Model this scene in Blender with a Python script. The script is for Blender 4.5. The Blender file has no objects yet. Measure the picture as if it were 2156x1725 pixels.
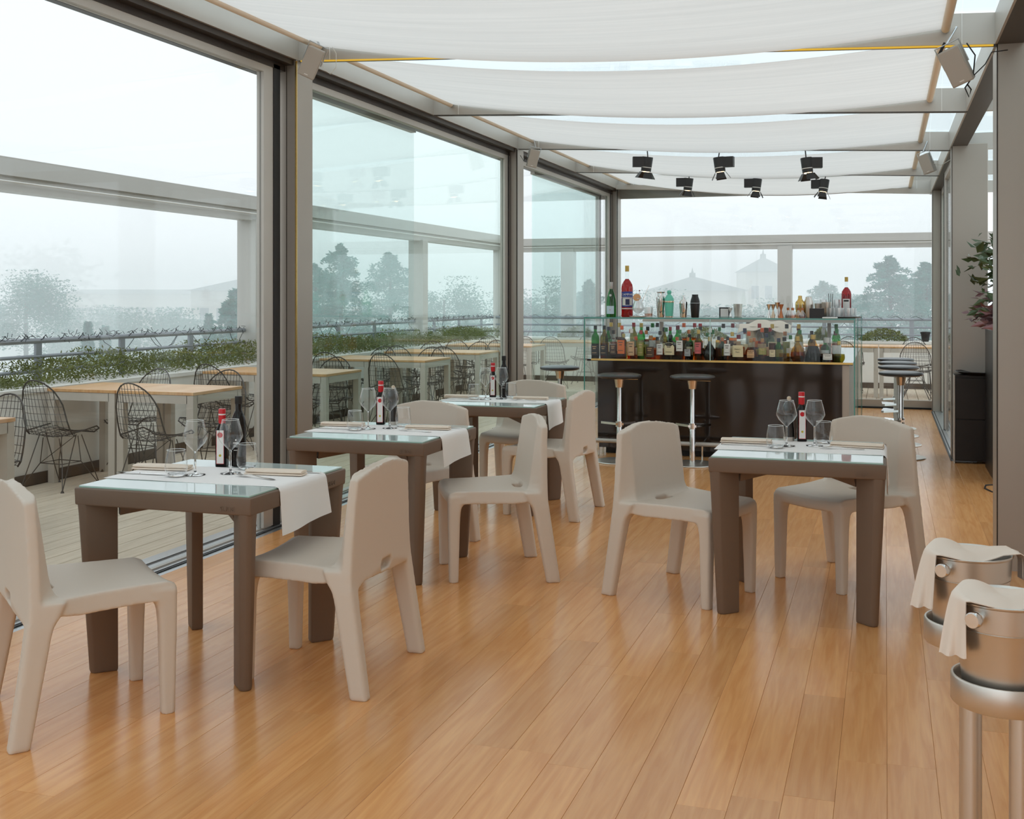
import bpy, bmesh, math, random
from mathutils import Vector, Matrix
import numpy as np

random.seed(7)
PI = math.pi
scene = bpy.context.scene
C = scene.collection

# ------------------------------------------------------------------ camera, sky, exposure
cam_d = bpy.data.cameras.new('camera')
cam = bpy.data.objects.new('camera', cam_d)
C.objects.link(cam)
cam.location = (0, 0, 1.466)
cam.rotation_euler = (PI / 2, 0, 0.3159)
cam_d.sensor_fit = 'HORIZONTAL'
cam_d.sensor_width = 36
cam_d.lens = 36 * 2405 / 2156
cam_d.shift_y = -(862.5 - 625) / 2156
cam_d.clip_end = 1000
scene.camera = cam

SKY_STRENGTH = 0.95
w = bpy.data.worlds.new('overcast_sky')
scene.world = w
w.use_nodes = True
nt = w.node_tree
bg = nt.nodes['Background']
tc = nt.nodes.new('ShaderNodeTexCoord')
sep = nt.nodes.new('ShaderNodeSeparateXYZ')
ramp = nt.nodes.new('ShaderNodeValToRGB')
nt.links.new(tc.outputs['Generated'], sep.inputs[0])
nt.links.new(sep.outputs['Z'], ramp.inputs[0])
ramp.color_ramp.elements[0].position = 0.0
ramp.color_ramp.elements[0].color = (0.93, 0.965, 1.0, 1)
ramp.color_ramp.elements[1].position = 0.5
ramp.color_ramp.elements[1].color = (0.90, 0.965, 1.0, 1)
nt.links.new(ramp.outputs[0], bg.inputs['Color'])
bg.inputs['Strength'].default_value = SKY_STRENGTH

vs = scene.view_settings
scene.display_settings.display_device = 'sRGB'
vs.view_transform = 'Standard'
vs.look = 'None'
vs.gamma = 1
vs.use_curve_mapping = False
vs.exposure = 0.48
cy = scene.cycles
cy.use_denoising = True
cy.max_bounces = 8
cy.diffuse_bounces = 4
cy.glossy_bounces = 4
cy.transmission_bounces = 7
cy.transparent_max_bounces = 40
cy.volume_bounces = 6
cy.caustics_reflective = False
cy.caustics_refractive = False
cy.use_adaptive_sampling = True
cy.adaptive_threshold = 0.02


# ------------------------------------------------------------------ materials
def lin(r, g, b):
    f = lambda v: (v / 255 / 12.92) if v / 255 <= .04045 else ((v / 255 + .055) / 1.055) ** 2.4
    return (f(r), f(g), f(b), 1)


def mat(name, col, rough=.5, metal=0., spec=.5, noise=0, nscale=30, stretch=None, bump=0, coat=0, emit=None, estr=0, sss=0, rand=0):
    m = bpy.data.materials.new(name)
    m.use_nodes = True
    t = m.node_tree
    p = t.nodes['Principled BSDF']
    c = tuple(col[:3]) + (1,)
    p.inputs['Base Color'].default_value = c
    p.inputs['Roughness'].default_value = rough
    p.inputs['Metallic'].default_value = metal
    p.inputs['Specular IOR Level'].default_value = spec
    if coat:
        p.inputs['Coat Weight'].default_value = coat
        p.inputs['Coat Roughness'].default_value = .08
    if emit:
        p.inputs['Emission Color'].default_value = tuple(emit[:3]) + (1,)
        p.inputs['Emission Strength'].default_value = estr
    if noise or bump or rand:
        co = t.nodes.new('ShaderNodeTexCoord')
        mp = t.nodes.new('ShaderNodeMapping')
        mp.inputs['Scale'].default_value = stretch or (1, 1, 1)
        t.links.new(co.outputs['Object'], mp.inputs[0])
        vec = mp.outputs[0]
        oi = None
        if rand:
            oi = t.nodes.new('ShaderNodeObjectInfo')
            mm = t.nodes.new('ShaderNodeMath'); mm.operation = 'MULTIPLY'; mm.inputs[1].default_value = 57.0
            t.links.new(oi.outputs['Random'], mm.inputs[0])
            av = t.nodes.new('ShaderNodeVectorMath'); av.operation = 'ADD'
            t.links.new(vec, av.inputs[0]); t.links.new(mm.outputs[0], av.inputs[1])
            vec = av.outputs[0]
        n = t.nodes.new('ShaderNodeTexNoise')
        n.inputs['Scale'].default_value = nscale
        n.inputs['Detail'].default_value = 4
        t.links.new(vec, n.inputs['Vector'])
        if noise or rand:
            mr = t.nodes.new('ShaderNodeMapRange')
            mr.inputs['To Min'].default_value = 1 - noise
            mr.inputs['To Max'].default_value = 1 + noise
            t.links.new(n.outputs['Fac'], mr.inputs['Value'])
            val = mr.outputs[0]
            if rand:
                mr2 = t.nodes.new('ShaderNodeMapRange')
                mr2.inputs['To Min'].default_value = 1 - rand
                mr2.inputs['To Max'].default_value = 1 + rand
                t.links.new(oi.outputs['Random'], mr2.inputs['Value'])
                mu = t.nodes.new('ShaderNodeMath'); mu.operation = 'MULTIPLY'
                t.links.new(val, mu.inputs[0]); t.links.new(mr2.outputs[0], mu.inputs[1])
                val = mu.outputs[0]
            sc = t.nodes.new('ShaderNodeVectorMath'); sc.operation = 'SCALE'
            sc.inputs[0].default_value = c[:3]
            t.links.new(val, sc.inputs['Scale'])
            t.links.new(sc.outputs[0], p.inputs['Base Color'])
        if bump:
            b = t.nodes.new('ShaderNodeBump')
            b.inputs['Strength'].default_value = bump
            b.inputs['Distance'].default_value = .002
            t.links.new(n.outputs['Fac'], b.inputs['Height'])
            t.links.new(b.outputs[0], p.inputs['Normal'])
    return m


def thin_glass(name, tint=(1, 1, 1), r0=.03, r1=.75, rough=0.0, glossc=(1, 1, 1), pw_=5):
    m = bpy.data.materials.new(name)
    m.use_nodes = True
    t = m.node_tree
    t.nodes.clear()
    out = t.nodes.new('ShaderNodeOutputMaterial')
    tr = t.nodes.new('ShaderNodeBsdfTransparent'); tr.inputs[0].default_value = tuple(tint) + (1,)
    gl = t.nodes.new('ShaderNodeBsdfGlossy'); gl.inputs['Roughness'].default_value = rough
    gl.inputs['Color'].default_value = tuple(glossc) + (1,)
    lw = t.nodes.new('ShaderNodeLayerWeight'); lw.inputs['Blend'].default_value = .5
    pw = t.nodes.new('ShaderNodeMath'); pw.operation = 'POWER'; pw.inputs[1].default_value = pw_
    mr = t.nodes.new('ShaderNodeMapRange')
    mr.inputs['To Min'].default_value = r0; mr.inputs['To Max'].default_value = r1
    t.links.new(lw.outputs['Facing'], pw.inputs[0]); t.links.new(pw.outputs[0], mr.inputs['Value'])
    mx = t.nodes.new('ShaderNodeMixShader')
    t.links.new(mr.outputs[0], mx.inputs[0]); t.links.new(tr.outputs[0], mx.inputs[1]); t.links.new(gl.outputs[0], mx.inputs[2])
    t.links.new(mx.outputs[0], out.inputs[0])
    return m


def real_glass(name, col=(1, 1, 1), rough=0.0, ior=1.45):
    m = bpy.data.materials.new(name)
    m.use_nodes = True
    t = m.node_tree
    t.nodes.clear()
    out = t.nodes.new('ShaderNodeOutputMaterial')
    g = t.nodes.new('ShaderNodeBsdfGlass'); g.inputs['Color'].default_value = tuple(col) + (1,)
    g.inputs['Roughness'].default_value = rough; g.inputs['IOR'].default_value = ior
    t.links.new(g.outputs[0], out.inputs[0])
    return m


def cloth_mat(name, col, trans=.5, ripple_shade=0):
    m = bpy.data.materials.new(name)
    m.use_nodes = True
    t = m.node_tree
    t.nodes.clear()
    out = t.nodes.new('ShaderNodeOutputMaterial')
    d = t.nodes.new('ShaderNodeBsdfDiffuse'); d.inputs[0].default_value = tuple(col[:3]) + (1,)
    tr = t.nodes.new('ShaderNodeBsdfTranslucent'); tr.inputs[0].default_value = tuple(col[:3]) + (1,)
    mx = t.nodes.new('ShaderNodeMixShader'); mx.inputs[0].default_value = trans
    t.links.new(d.outputs[0], mx.inputs[1]); t.links.new(tr.outputs[0], mx.inputs[2])
    t.links.new(mx.outputs[0], out.inputs[0])
    if ripple_shade:  # wrinkle shading put into the cloth colour as darker streaks
        co = t.nodes.new('ShaderNodeTexCoord'); mp = t.nodes.new('ShaderNodeMapping')
        mp.inputs['Scale'].default_value = (.35, 9, 1)
        n = t.nodes.new('ShaderNodeTexNoise'); n.inputs['Scale'].default_value = 2.2; n.inputs['Detail'].default_value = 5
        t.links.new(co.outputs['Object'], mp.inputs[0]); t.links.new(mp.outputs[0], n.inputs['Vector'])
        mr = t.nodes.new('ShaderNodeMapRange'); mr.inputs['To Min'].default_value = 1 - ripple_shade; mr.inputs['To Max'].default_value = 1.0
        mr.inputs['From Min'].default_value = .3; mr.inputs['From Max'].default_value = .7
        t.links.new(n.outputs['Fac'], mr.inputs['Value'])
        s = t.nodes.new('ShaderNodeVectorMath'); s.operation = 'SCALE'; s.inputs[0].default_value = tuple(col[:3])
        t.links.new(mr.outputs[0], s.inputs['Scale'])
        t.links.new(s.outputs[0], tr.inputs[0]); t.links.new(s.outputs[0], d.inputs[0])
    return m


def wood_mat(name, c1, c2, rough, grain, rand, spec=.5, coat=0, bump=.05):
    m = bpy.data.materials.new(name)
    m.use_nodes = True
    t = m.node_tree
    p = t.nodes['Principled BSDF']
    p.inputs['Roughness'].default_value = rough
    p.inputs['Specular IOR Level'].default_value = spec
    if coat:
        p.inputs['Coat Weight'].default_value = coat
        p.inputs['Coat Roughness'].default_value = .12
    co = t.nodes.new('ShaderNodeTexCoord')
    oi = t.nodes.new('ShaderNodeObjectInfo')
    mm = t.nodes.new('ShaderNodeMath'); mm.operation = 'MULTIPLY'; mm.inputs[1].default_value = 71.0
    t.links.new(oi.outputs['Random'], mm.inputs[0])
    av = t.nodes.new('ShaderNodeVectorMath'); av.operation = 'ADD'
    t.links.new(co.outputs['Object'], av.inputs[0]); t.links.new(mm.outputs[0], av.inputs[1])
    mp = t.nodes.new('ShaderNodeMapping'); mp.inputs['Scale'].default_value = (14, .9, 1)
    t.links.new(av.outputs[0], mp.inputs[0])
    n = t.nodes.new('ShaderNodeTexNoise'); n.inputs['Scale'].default_value = 3; n.inputs['Detail'].default_value = 6; n.inputs['Distortion'].default_value = .6
    t.links.new(mp.outputs[0], n.inputs['Vector'])
    mp2 = t.nodes.new('ShaderNodeMapping'); mp2.inputs['Scale'].default_value = (70, 1.6, 1)
    t.links.new(av.outputs[0], mp2.inputs[0])
    n2 = t.nodes.new('ShaderNodeTexNoise'); n2.inputs['Scale'].default_value = 2; n2.inputs['Detail'].default_value = 3
    t.links.new(mp2.outputs[0], n2.inputs['Vector'])
    r = t.nodes.new('ShaderNodeValToRGB')
    r.color_ramp.elements[0].position = .32; r.color_ramp.elements[0].color = c1
    r.color_ramp.elements[1].position = .68; r.color_ramp.elements[1].color = c2
    t.links.new(n.outputs['Fac'], r.inputs[0])
    mr = t.nodes.new('ShaderNodeMapRange'); mr.inputs['To Min'].default_value = 1 - grain; mr.inputs['To Max'].default_value = 1 + grain
    t.links.new(n2.outputs['Fac'], mr.inputs['Value'])
    mr2 = t.nodes.new('ShaderNodeMapRange'); mr2.inputs['To Min'].default_value = 1 - rand; mr2.inputs['To Max'].default_value = 1 + rand
    t.links.new(oi.outputs['Random'], mr2.inputs['Value'])
    mu = t.nodes.new('ShaderNodeMath'); mu.operation = 'MULTIPLY'
    t.links.new(mr.outputs[0], mu.inputs[0]); t.links.new(mr2.outputs[0], mu.inputs[1])
    s = t.nodes.new('ShaderNodeVectorMath'); s.operation = 'SCALE'
    t.links.new(r.outputs[0], s.inputs[0]); t.links.new(mu.outputs[0], s.inputs['Scale'])
    t.links.new(s.outputs[0], p.inputs['Base Color'])
    if bump:
        b = t.nodes.new('ShaderNodeBump'); b.inputs['Strength'].default_value = bump; b.inputs['Distance'].default_value = .001
        t.links.new(n2.outputs['Fac'], b.inputs['Height']); t.links.new(b.outputs[0], p.inputs['Normal'])
    return m


M = {}
M['oak'] = wood_mat('oak_floor', lin(214, 147, 88), lin(230, 169, 108), .21, .06, .08, spec=.6, bump=.06)
M['deck'] = wood_mat('weathered_deck', lin(204, 188, 166), lin(222, 207, 186), .7, .10, .06, spec=.3, bump=.2)
M['teak'] = wood_mat('terrace_table_wood', lin(222, 166, 110), lin(238, 192, 140), .35, .08, .06, bump=.05)
M['gap'] = mat('dark_underfloor', lin(140, 94, 58), .9)
M['deckgap'] = mat('deck_underside', lin(60, 50, 42), .9)
M['steel'] = mat('brushed_column_steel', lin(176, 168, 158), .42, .55, noise=.06, nscale=2.5, stretch=(1, 1, .4))
M['steel_l'] = mat('pale_anodised_aluminium', lin(196, 190, 182), .4, .5, noise=.03, nscale=4)
M['alu'] = mat('track_aluminium', lin(205, 208, 210), .3, .85)
M['dark'] = mat('dark_bronze_profile', lin(62, 52, 44), .4, .3)
M['black'] = mat('black_gasket', lin(22, 21, 21), .5)
M['brush'] = mat('stainless_bucket', lin(214, 208, 200), .36, 1., noise=.05, nscale=8, stretch=(1, 1, .1))
M['chrome'] = mat('polished_chrome', lin(225, 224, 222), .06, 1.)
M['chair'] = mat('warm_grey_moulded_plastic', lin(215, 203, 189), .55, spec=.35, bump=.03, nscale=900)
M['taupe'] = mat('taupe_moulded_plastic', lin(119, 100, 85), .5, spec=.35, bump=.03, nscale=900)
M['topglass'] = mat('back_painted_table_glass', lin(190, 205, 202), .03, spec=.75)
M['topedge'] = mat('green_glass_edge', lin(180, 218, 208), .1)
M['linen'] = cloth_mat('white_linen', lin(253, 251, 249), .06)
M['napkin'] = cloth_mat('cream_napkin', lin(248, 234, 218), .12)
M['towel'] = cloth_mat('beige_service_cloth', lin(246, 232, 218), .12)
M['sail'] = cloth_mat('white_awning_cloth', lin(252, 243, 238), .66, ripple_shade=.08)
M['tube'] = mat('tan_cloth_roll', lin(246, 234, 216), .8)
M['pane'] = thin_glass('clear_window_glass', (.915, .93, .93), .025, .45)
M['pane_g'] = thin_glass('green_tinted_window_glass', (.875, .938, .922), .035, .45)
M['pane_t'] = thin_glass('teal_window_glass', (.88, .97, .955), .035, .5)
M['roofglass'] = thin_glass('roof_glass', (.93, .98, .99), .03, .4)
M['caseglass'] = thin_glass('bar_case_glass', (.98, .992, .988), .014, .4)
M['caseedge'] = mat('green_case_glass_edge', lin(80, 150, 140), .08)
M['caseedge_l'] = mat('pale_case_glass_edge', lin(190, 226, 224), .08)
M['glass'] = real_glass('wine_glass_crystal', (1, 1, 1), 0, 1.35)
M['rim_glint'] = mat('painted_rim_glint', lin(236, 240, 240), .08, spec=.8)  # opaque near-white ring that imitates the bright glint on glass rims
M['cutglass'] = thin_glass('cut_crystal', (.97, .975, .975), .30, .9, .3)
M['tglass'] = thin_glass('thin_crystal', (.985, .99, .99), .045, .95, pw_=3.2)
M['barfront'] = mat('dark_glossy_bar_front', lin(44, 36, 31), .06, spec=.5)
M['blackgloss'] = mat('black_lacquer_cabinet', lin(26, 20, 19), .35)
M['gold'] = mat('brass_strip', lin(214, 180, 110), .25, .9)
M['led'] = mat('warm_led_strip', lin(150, 120, 40), .4, emit=lin(232, 184, 56), estr=.5)
M['lens'] = mat('warm_lamp_lens', lin(255, 230, 190), .4, emit=lin(255, 214, 160), estr=3.0)
M['copper_orange'] = mat('copper_orange_slice', lin(214, 160, 110), .4)  # even copper-orange tone, used only for the grapefruit slice
M['spot'] = mat('black_spotlight_metal', lin(44, 43, 43), .45)
M['white'] = mat('white_plastic', lin(235, 233, 228), .4)
M['speaker'] = mat('warm_grey_speaker', lin(186, 178, 168), .55)
M['cable'] = mat('black_cable', lin(26, 24, 24), .6)
M['wcable'] = mat('white_cable', lin(228, 224, 214), .5)
M['wire'] = mat('black_wire_chair', lin(78, 70, 63), .4, .2)
M['leg_g'] = mat('grey_table_frame', lin(214, 205, 193), .45, .1)
M['render'] = mat('pale_render_wall', lin(243, 239, 232), .85, noise=.04, nscale=3)
M['plaster'] = mat('warm_grey_plaster', lin(225, 214, 204), .8)
M['plinth'] = mat('dark_plinth', lin(96, 82, 70), .8)
M['rail'] = mat('grey_railing_paint', lin(158, 162, 168), .45, .2)
M['perg'] = mat('pergola_grey', lin(206, 203, 198), .5, .2, noise=.03, nscale=2)
M['leaf'] = mat('hedge_leaves', lin(112, 119, 60), .6, noise=.45, nscale=6, rand=0)
M['leaf2'] = mat('glossy_dark_leaves', lin(66, 84, 50), .35, noise=.3, nscale=9)
M['leaf_p'] = mat('purple_leaves', lin(126, 92, 96), .5, noise=.35, nscale=14)
M['twig'] = mat('twigs', lin(70, 58, 48), .8)
M['garland'] = mat('light_string_wire', lin(38, 40, 44), .6)
M['seatpad'] = mat('black_leather_seat', lin(60, 60, 62), .3, spec=.5)
M['cup'] = mat('copper_toned_metal', lin(222, 200, 176), .25, .9)  # copper tint; on the chrome stool collar it stands in for reflections
M['red'] = mat('red_capsule', lin(206, 28, 38), .35)
M['oilglass'] = mat('dark_bottle_glass', lin(26, 20, 17), .08, spec=.3)
M['paper'] = mat('white_label_paper', lin(240, 238, 234), .6)
M['seal'] = mat('yellow_seal', lin(196, 176, 40), .5)
M['mill'] = mat('black_pepper_mill', lin(40, 36, 33), .2)
M['woodknob'] = mat('pale_wood_knob', lin(214, 196, 170), .4)
M['tree'] = mat('distant_foliage', (.045, .20, .16), .9)
M['bark'] = mat('distant_bark', (.05, .05, .045), .9)
M['bldg'] = mat('distant_building_wall', lin(190, 184, 172), .9)
M['bwin'] = mat('distant_window', lin(70, 80, 88), .4)
M['broof'] = mat('distant_roof', lin(120, 124, 122), .9)
M['ground'] = mat('park_ground', lin(214, 218, 214), .95, noise=.1, nscale=.05)

# ------------------------------------------------------------------ mesh helpers


def link(name, me, m=None, parent=None, loc=None, rot=None):
    o = bpy.data.objects.new(name, me)
    C.objects.link(o)
    if m is not None and me is not None:
        ms = m if isinstance(m, (list, tuple)) else [m]
        if len(me.materials) == 0:
            for x in ms:
                me.materials.append(x)
    if parent is not None:
        o.parent = parent
    if loc is not None:
        o.location = loc
    if rot is not None:
        o.rotation_euler = rot
    return o


class MB:
    def __init__(s):
        s.b = bmesh.new()

    def face(s, vs, mi=0):
        try:
            f = s.b.faces.new(vs); f.material_index = mi
            return f
        except ValueError:
            return None

    def box(s, x0, x1, y0, y1, z0, z1, mi=0):
        v = [s.b.verts.new(p) for p in ((x0, y0, z0), (x1, y0, z0), (x1, y1, z0), (x0, y1, z0), (x0, y0, z1), (x1, y0, z1), (x1, y1, z1), (x0, y1, z1))]
        for q in ((3, 2, 1, 0), (4, 5, 6, 7), (0, 1, 5, 4), (1, 2, 6, 5), (2, 3, 7, 6), (3, 0, 4, 7)):
            s.face([v[i] for i in q], mi)
        return s

    def hexa(s, pts, mi=0):
        v = [s.b.verts.new(p) for p in pts]
        for q in ((3, 2, 1, 0), (4, 5, 6, 7), (0, 1, 5, 4), (1, 2, 6, 5), (2, 3, 7, 6), (3, 0, 4, 7)):
            s.face([v[i] for i in q], mi)
        return s

    def loft(s, rings, caps=True, closed=True, mi=0):
        R = [[s.b.verts.new(p) for p in r] for r in rings]
        n = len(R[0])
        for a, b in zip(R[:-1], R[1:]):
            for i in range(n if closed else n - 1):
                j = (i + 1) % n
                s.face([a[i], a[j], b[j], b[i]], mi)
        if caps:
            s.face(list(reversed(R[0])), mi)
            s.face(R[-1], mi)
        return s

    def lathe(s, prof, n=24, cx=0, cy=0, z0=0, mi=0, caps=True, sq=None, mif=None):
        """prof: list of (r,z); sq: superellipse exponent for squarish bottles"""
        R = []
        for r, z in prof:
            if r < 1e-5:
                R.append([s.b.verts.new((cx, cy, z0 + z))])
            else:
                ring = []
                for i in range(n):
                    a = 2 * PI * (i + .5) / n
                    k = 1
                    if sq:
                        k = (abs(math.cos(a)) ** sq + abs(math.sin(a)) ** sq) ** (-1 / sq)
                    ring.append(s.b.verts.new((cx + r * k * math.cos(a), cy + r * k * math.sin(a), z0 + z)))
                R.append(ring)
        for q, (a, b) in enumerate(zip(R[:-1], R[1:])):
            m_ = mi if mif is None else mif[q]
            if len(a) == 1 and len(b) == 1:
                continue
            for i in range(n):
                j = (i + 1) % n
                if len(a) == 1:
                    s.face([a[0], b[j], b[i]], m_)
                elif len(b) == 1:
                    s.face([a[i], a[j], b[0]], m_)
                else:
                    s.face([a[i], a[j], b[j], b[i]], m_)
        if caps:
            if len(R[0]) > 1:
                s.face(list(reversed(R[0])), mi)
            if len(R[-1]) > 1:
                s.face(R[-1], mi)
        return s

    def tube(s, pts, r, n=6, caps=True, mi=0, closed=False, taper=None):
        pts = [Vector(p) for p in pts]
        if len(pts) < 2:
            return s
        rings = []
        up = Vector((0, 0, 1))
        N = len(pts)
        prev = None
        for i, p in enumerate(pts):
            if closed:
                d = pts[(i + 1) % N] - pts[i - 1]
            else:
                d = pts[min(i + 1, N - 1)] - pts[max(i - 1, 0)]
            d.normalize()
            if prev is None:
                a = d.cross(up)
                if a.length < .05:
                    a = d.cross(Vector((1, 0, 0)))
            else:
                a = prev - d * prev.dot(d)
            a.normalize()
            prev = a
            b = d.cross(a)
            rr = r if taper is None else r + (taper - r) * i / (N - 1)
            rings.append([p + a * rr * math.cos(2 * PI * k / n) + b * rr * math.sin(2 * PI * k / n) for k in range(n)])
        if closed:
            rings.append(rings[0])
            R = [[s.b.verts.new(p) for p in q] for q in rings[:-1]]
            for i in range(len(R)):
                a, b = R[i], R[(i + 1) % len(R)]
                for k in range(n):
                    s.face([a[k], a[(k + 1) % n], b[(k + 1) % n], b[k]], mi)
            return s
        return s.loft(rings, caps, True, mi)

    def cyl(s, p0, p1, r, n=16, mi=0, r1=None):
        return s.tube([p0, p1], r, n, True, mi, taper=r1)

    def bevel(s, w_=.004, seg=2, ang=.6):
        s.b.normal_update()
        bmesh.ops.remove_doubles(s.b, verts=s.b.verts, dist=1e-5)
        es = [e for e in s.b.edges if len(e.link_faces) == 2 and e.calc_face_angle(0) > ang]
        bmesh.ops.bevel(s.b, geom=es, offset=w_, segments=seg, affect='EDGES', profile=.5, clamp_overlap=True)
        return s

    def mesh(s, name, smooth=False, fixn=True):
        if fixn:
            bmesh.ops.recalc_face_normals(s.b, faces=s.b.faces)
        me = bpy.data.meshes.new(name)
        s.b.to_mesh(me)
        s.b.free()
        if smooth is True:
            for p in me.polygons:
                p.use_smooth = True
        elif smooth:
            for p in me.polygons:
                p.use_smooth = True
            me.set_sharp_from_angle(angle=smooth)
        return me

    def build(s, name, m, parent=None, smooth=.6, loc=None, rot=None, fixn=True):
        return link(name, s.mesh(name, smooth, fixn), m, parent, loc, rot)


def tag(o, label=None, cat=None, group=None, kind=None):
    if label: o['label'] = label
    if cat: o['category'] = cat
    if group: o['group'] = group
    if kind: o['kind'] = kind
    return o


def thing(name, label, cat, loc=(0, 0, 0), rz=0, group=None):
    o = bpy.data.objects.new(name, None)
    o.empty_display_size = .05
    C.objects.link(o)
    o.location = loc
    o.rotation_euler = (0, 0, rz)
    return tag(o, label, cat, group)


def kids(o):
    return [c for c in o.children]


def dup(root, loc, rz=0, label=None, group=None):
    r = root.copy(); C.objects.link(r)
    r.location = loc; r.rotation_euler = (0, 0, rz)
    if label: r['label'] = label
    if group: r['group'] = group
    for ch in kids(root):
        c = ch.copy(); C.objects.link(c); c.parent = r
        for g in kids(ch):
            d = g.copy(); C.objects.link(d); d.parent = c
    return r


def struct(o, kind='structure'):
    o['kind'] = kind
    return o


def grid_mesh(f, nu, nv, thick=0, smooth=True):
    """f(u,v)->point ; optional solid thickness along normal"""
    b = bmesh.new()
    V = [[b.verts.new(f(i / nu, j / nv)) for j in range(nv + 1)] for i in range(nu + 1)]
    for i in range(nu):
        for j in range(nv):
            b.faces.new([V[i][j], V[i + 1][j], V[i + 1][j + 1], V[i][j + 1]])
    b.normal_update()
    if thick:
        bmesh.ops.solidify(b, geom=b.faces[:], thickness=thick)
    me = bpy.data.meshes.new('sheet')
    b.to_mesh(me); b.free()
    for p in me.polygons:
        p.use_smooth = smooth
    if thick:
        me.set_sharp_from_angle(angle=1.0)
    return me


def text_mesh(txt, size, extrude=.0004, align='CENTER'):
    cu = bpy.data.curves.new('lettering', 'FONT')
    cu.body = txt; cu.size = size; cu.extrude = extrude; cu.align_x = align; cu.align_y = 'CENTER'
    cu.resolution_u = 2
    o = bpy.data.objects.new('lettering_tmp', cu)
    C.objects.link(o)
    dg = bpy.context.evaluated_depsgraph_get()
    me = bpy.data.meshes.new_from_object(o.evaluated_get(dg))
    bpy.data.objects.remove(o)
    return me


# ================================================================== STRUCTURE
BEAMS = [-0.34 + 2.33 * k for k in range(8)]     # ..., 6.65, 8.98, 11.31, 13.64, 15.97
XL, XR = -3.62, .57
ZL, ZR = 3.0, 2.82


def zr(x):   # roof underside height
    return ZL + (ZR - ZL) * (x - XL) / (XR - XL)


# floor slab + planks
fl = struct(MB().box(XL, 2.6, -4, 15.8, -.2, -.02).build('floor', M['gap'], smooth=False))
PW = .145
plank_cache = {}


def plank_mesh(L, wd, th, mname, bev=.0007):
    k = (round(L, 2), wd, mname)
    if k not in plank_cache:
        mb = MB()
        h = wd / 2
        mb.loft([[(-h, y, 0), (h, y, 0), (h, y, th - bev), (h - bev, y, th), (-h + bev, y, th), (-h, y, th - bev)] for y in (0, L)])
        me = mb.mesh('plank', False)
        me.materials.append(M[mname])
        plank_cache[k] = me
    return plank_cache[k]


LENS = (.9, 1.2, 1.5, 1.8)
planks = []
x = XL + PW / 2
rp = random.Random(3)
while x < 2.5:
    y = 1.2 - rp.uniform(0, 1.6)
    while y < 15.7:
        L = rp.choice(LENS)
        if x > 1.6 and y > 13: break
        if y + L > 15.74:
            L = round(15.74 - y, 2)
            if L < .12: break
        planks.append((x, y, L))
        y += L
    x += PW


def vis(p):
    # how large a plank shows: nearer and inside the field of view counts first
    xx, yy, L = p
    yy += L / 2
    zc = -xx * .3107 + yy * .9505
    xc = xx * .9505 + yy * .3107
    r = xc / max(zc, .1)
    out = 6 if (r > .47 or r < -.47 or zc < 2.9) else 0
    return zc + out


planks.sort(key=vis)
for k, (px, py, L) in enumerate(planks[:296]):
    o = link('plank', plank_mesh(L - .0008, PW - .0006, .02, 'oak'), None, fl, (px, py, -.02 + (rp.random() - .5) * .0004))
b = MB()
for (px, py, L) in planks[296:]:
    b.box(px - PW / 2 + .0006, px + PW / 2 - .0006, py, py + L - .0012, -.02, 0)
b.box(XL, 2.6, -4, 0, -.02, 0)
struct(b.build('plank_rest', M['oak'], fl, smooth=False), 'stuff')

# terrace deck
DZ = -.03
dk = struct(MB().box(-7.6, XL - .32, -4, 21, DZ - .2, DZ - .025).box(XL - .32, 4, 15.95, 21, DZ - .2, DZ - .025).build('floor_terrace', M['deckgap'], smooth=False))
n_d = 0
DW = .145
dplanks = []
x = XL - .34 - DW / 2
while x > -6.4:
    y = 2.6 - rp.uniform(0, 2)
    while y < 19.6:
        L = rp.choice((1.8, 2.4, 3.0))
        L = min(L, 19.7 - y)
        if L > .2: dplanks.append((x, y, round(L, 2)))
        y += L
    x -= DW
x = XL - .2
while x < 2.4:
    y = 16.0
    while y < 19.6:
        L = min(rp.choice((1.8, 2.4)), 19.7 - y)
        if L > .2: dplanks.append((x, y, round(L, 2)))
        y += L
    x += DW
for (px, py, L) in dplanks[:290]:
    link('plank', plank_mesh(L - .004, DW - .006, .025, 'deck', .003), None, dk, (px, py, DZ - .025))

# left wall: floor track (aluminium with black grooves)
tr = struct(MB().box(XL - .33, XL, -4, 15.8, -.03, -.004).build('trim_1', M['alu'], smooth=False))
for k, (a, c_) in enumerate(((-.062, -.05), (-.125, -.108), (-.21, -.19))):
    MB().box(XL + a, XL + c_, -4, 15.8, -.006, .0012).build('groove', M['black'], tr, False)
for k, (a, c_) in enumerate(((-.10, -.070), (-.185, -.135), (-.30, -.22))):
    MB().box(XL + a, XL + c_, -4, 15.8, -.006, .004).build('rail', M['alu'], tr, False)

# left ridge beam, dark head track
wl = struct(MB().box(XL - .16, XL, -4, 16.1, ZL, ZL + .17).build('wall_left', M['steel_l'], smooth=False))
MB().box(XL - .34, XL - .02, -4, 16.0, ZL - .035, ZL).build('head_track', M['dark'], wl, False)
for a in (-.31, -.22, -.13):
    MB().box(XL + a, XL + a + .05, -4, 16.0, ZL - .075, ZL - .033).build('track_lip', M['dark'], wl, False)
MB().box(XL - .36, XL - .16, -4, 16.1, ZL - .02, ZL + .25).build('outer_fascia', M['steel'], wl, False)

# left columns
for k, yb in enumerate((6.65 - 4.66, 6.65, 11.31, 15.97)):
    col = struct(MB().box(XL - .15, XL + .0, yb - .06, yb + .16, -.03, ZL).bevel(.004, 1).build('trim_%d' % (2 + k), M['steel'], smooth=False))
    MB().box(XL - .008, XL + .003, yb - .066, yb - .055, 0, ZL - .01).build('seam', M['gold'] if k == 1 else M['dark'], col, False)
    MB().box(XL - .075, XL - .07, yb - .0612, yb - .0595, 0, ZL).build('seam', M['dark'], col, False)


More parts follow.
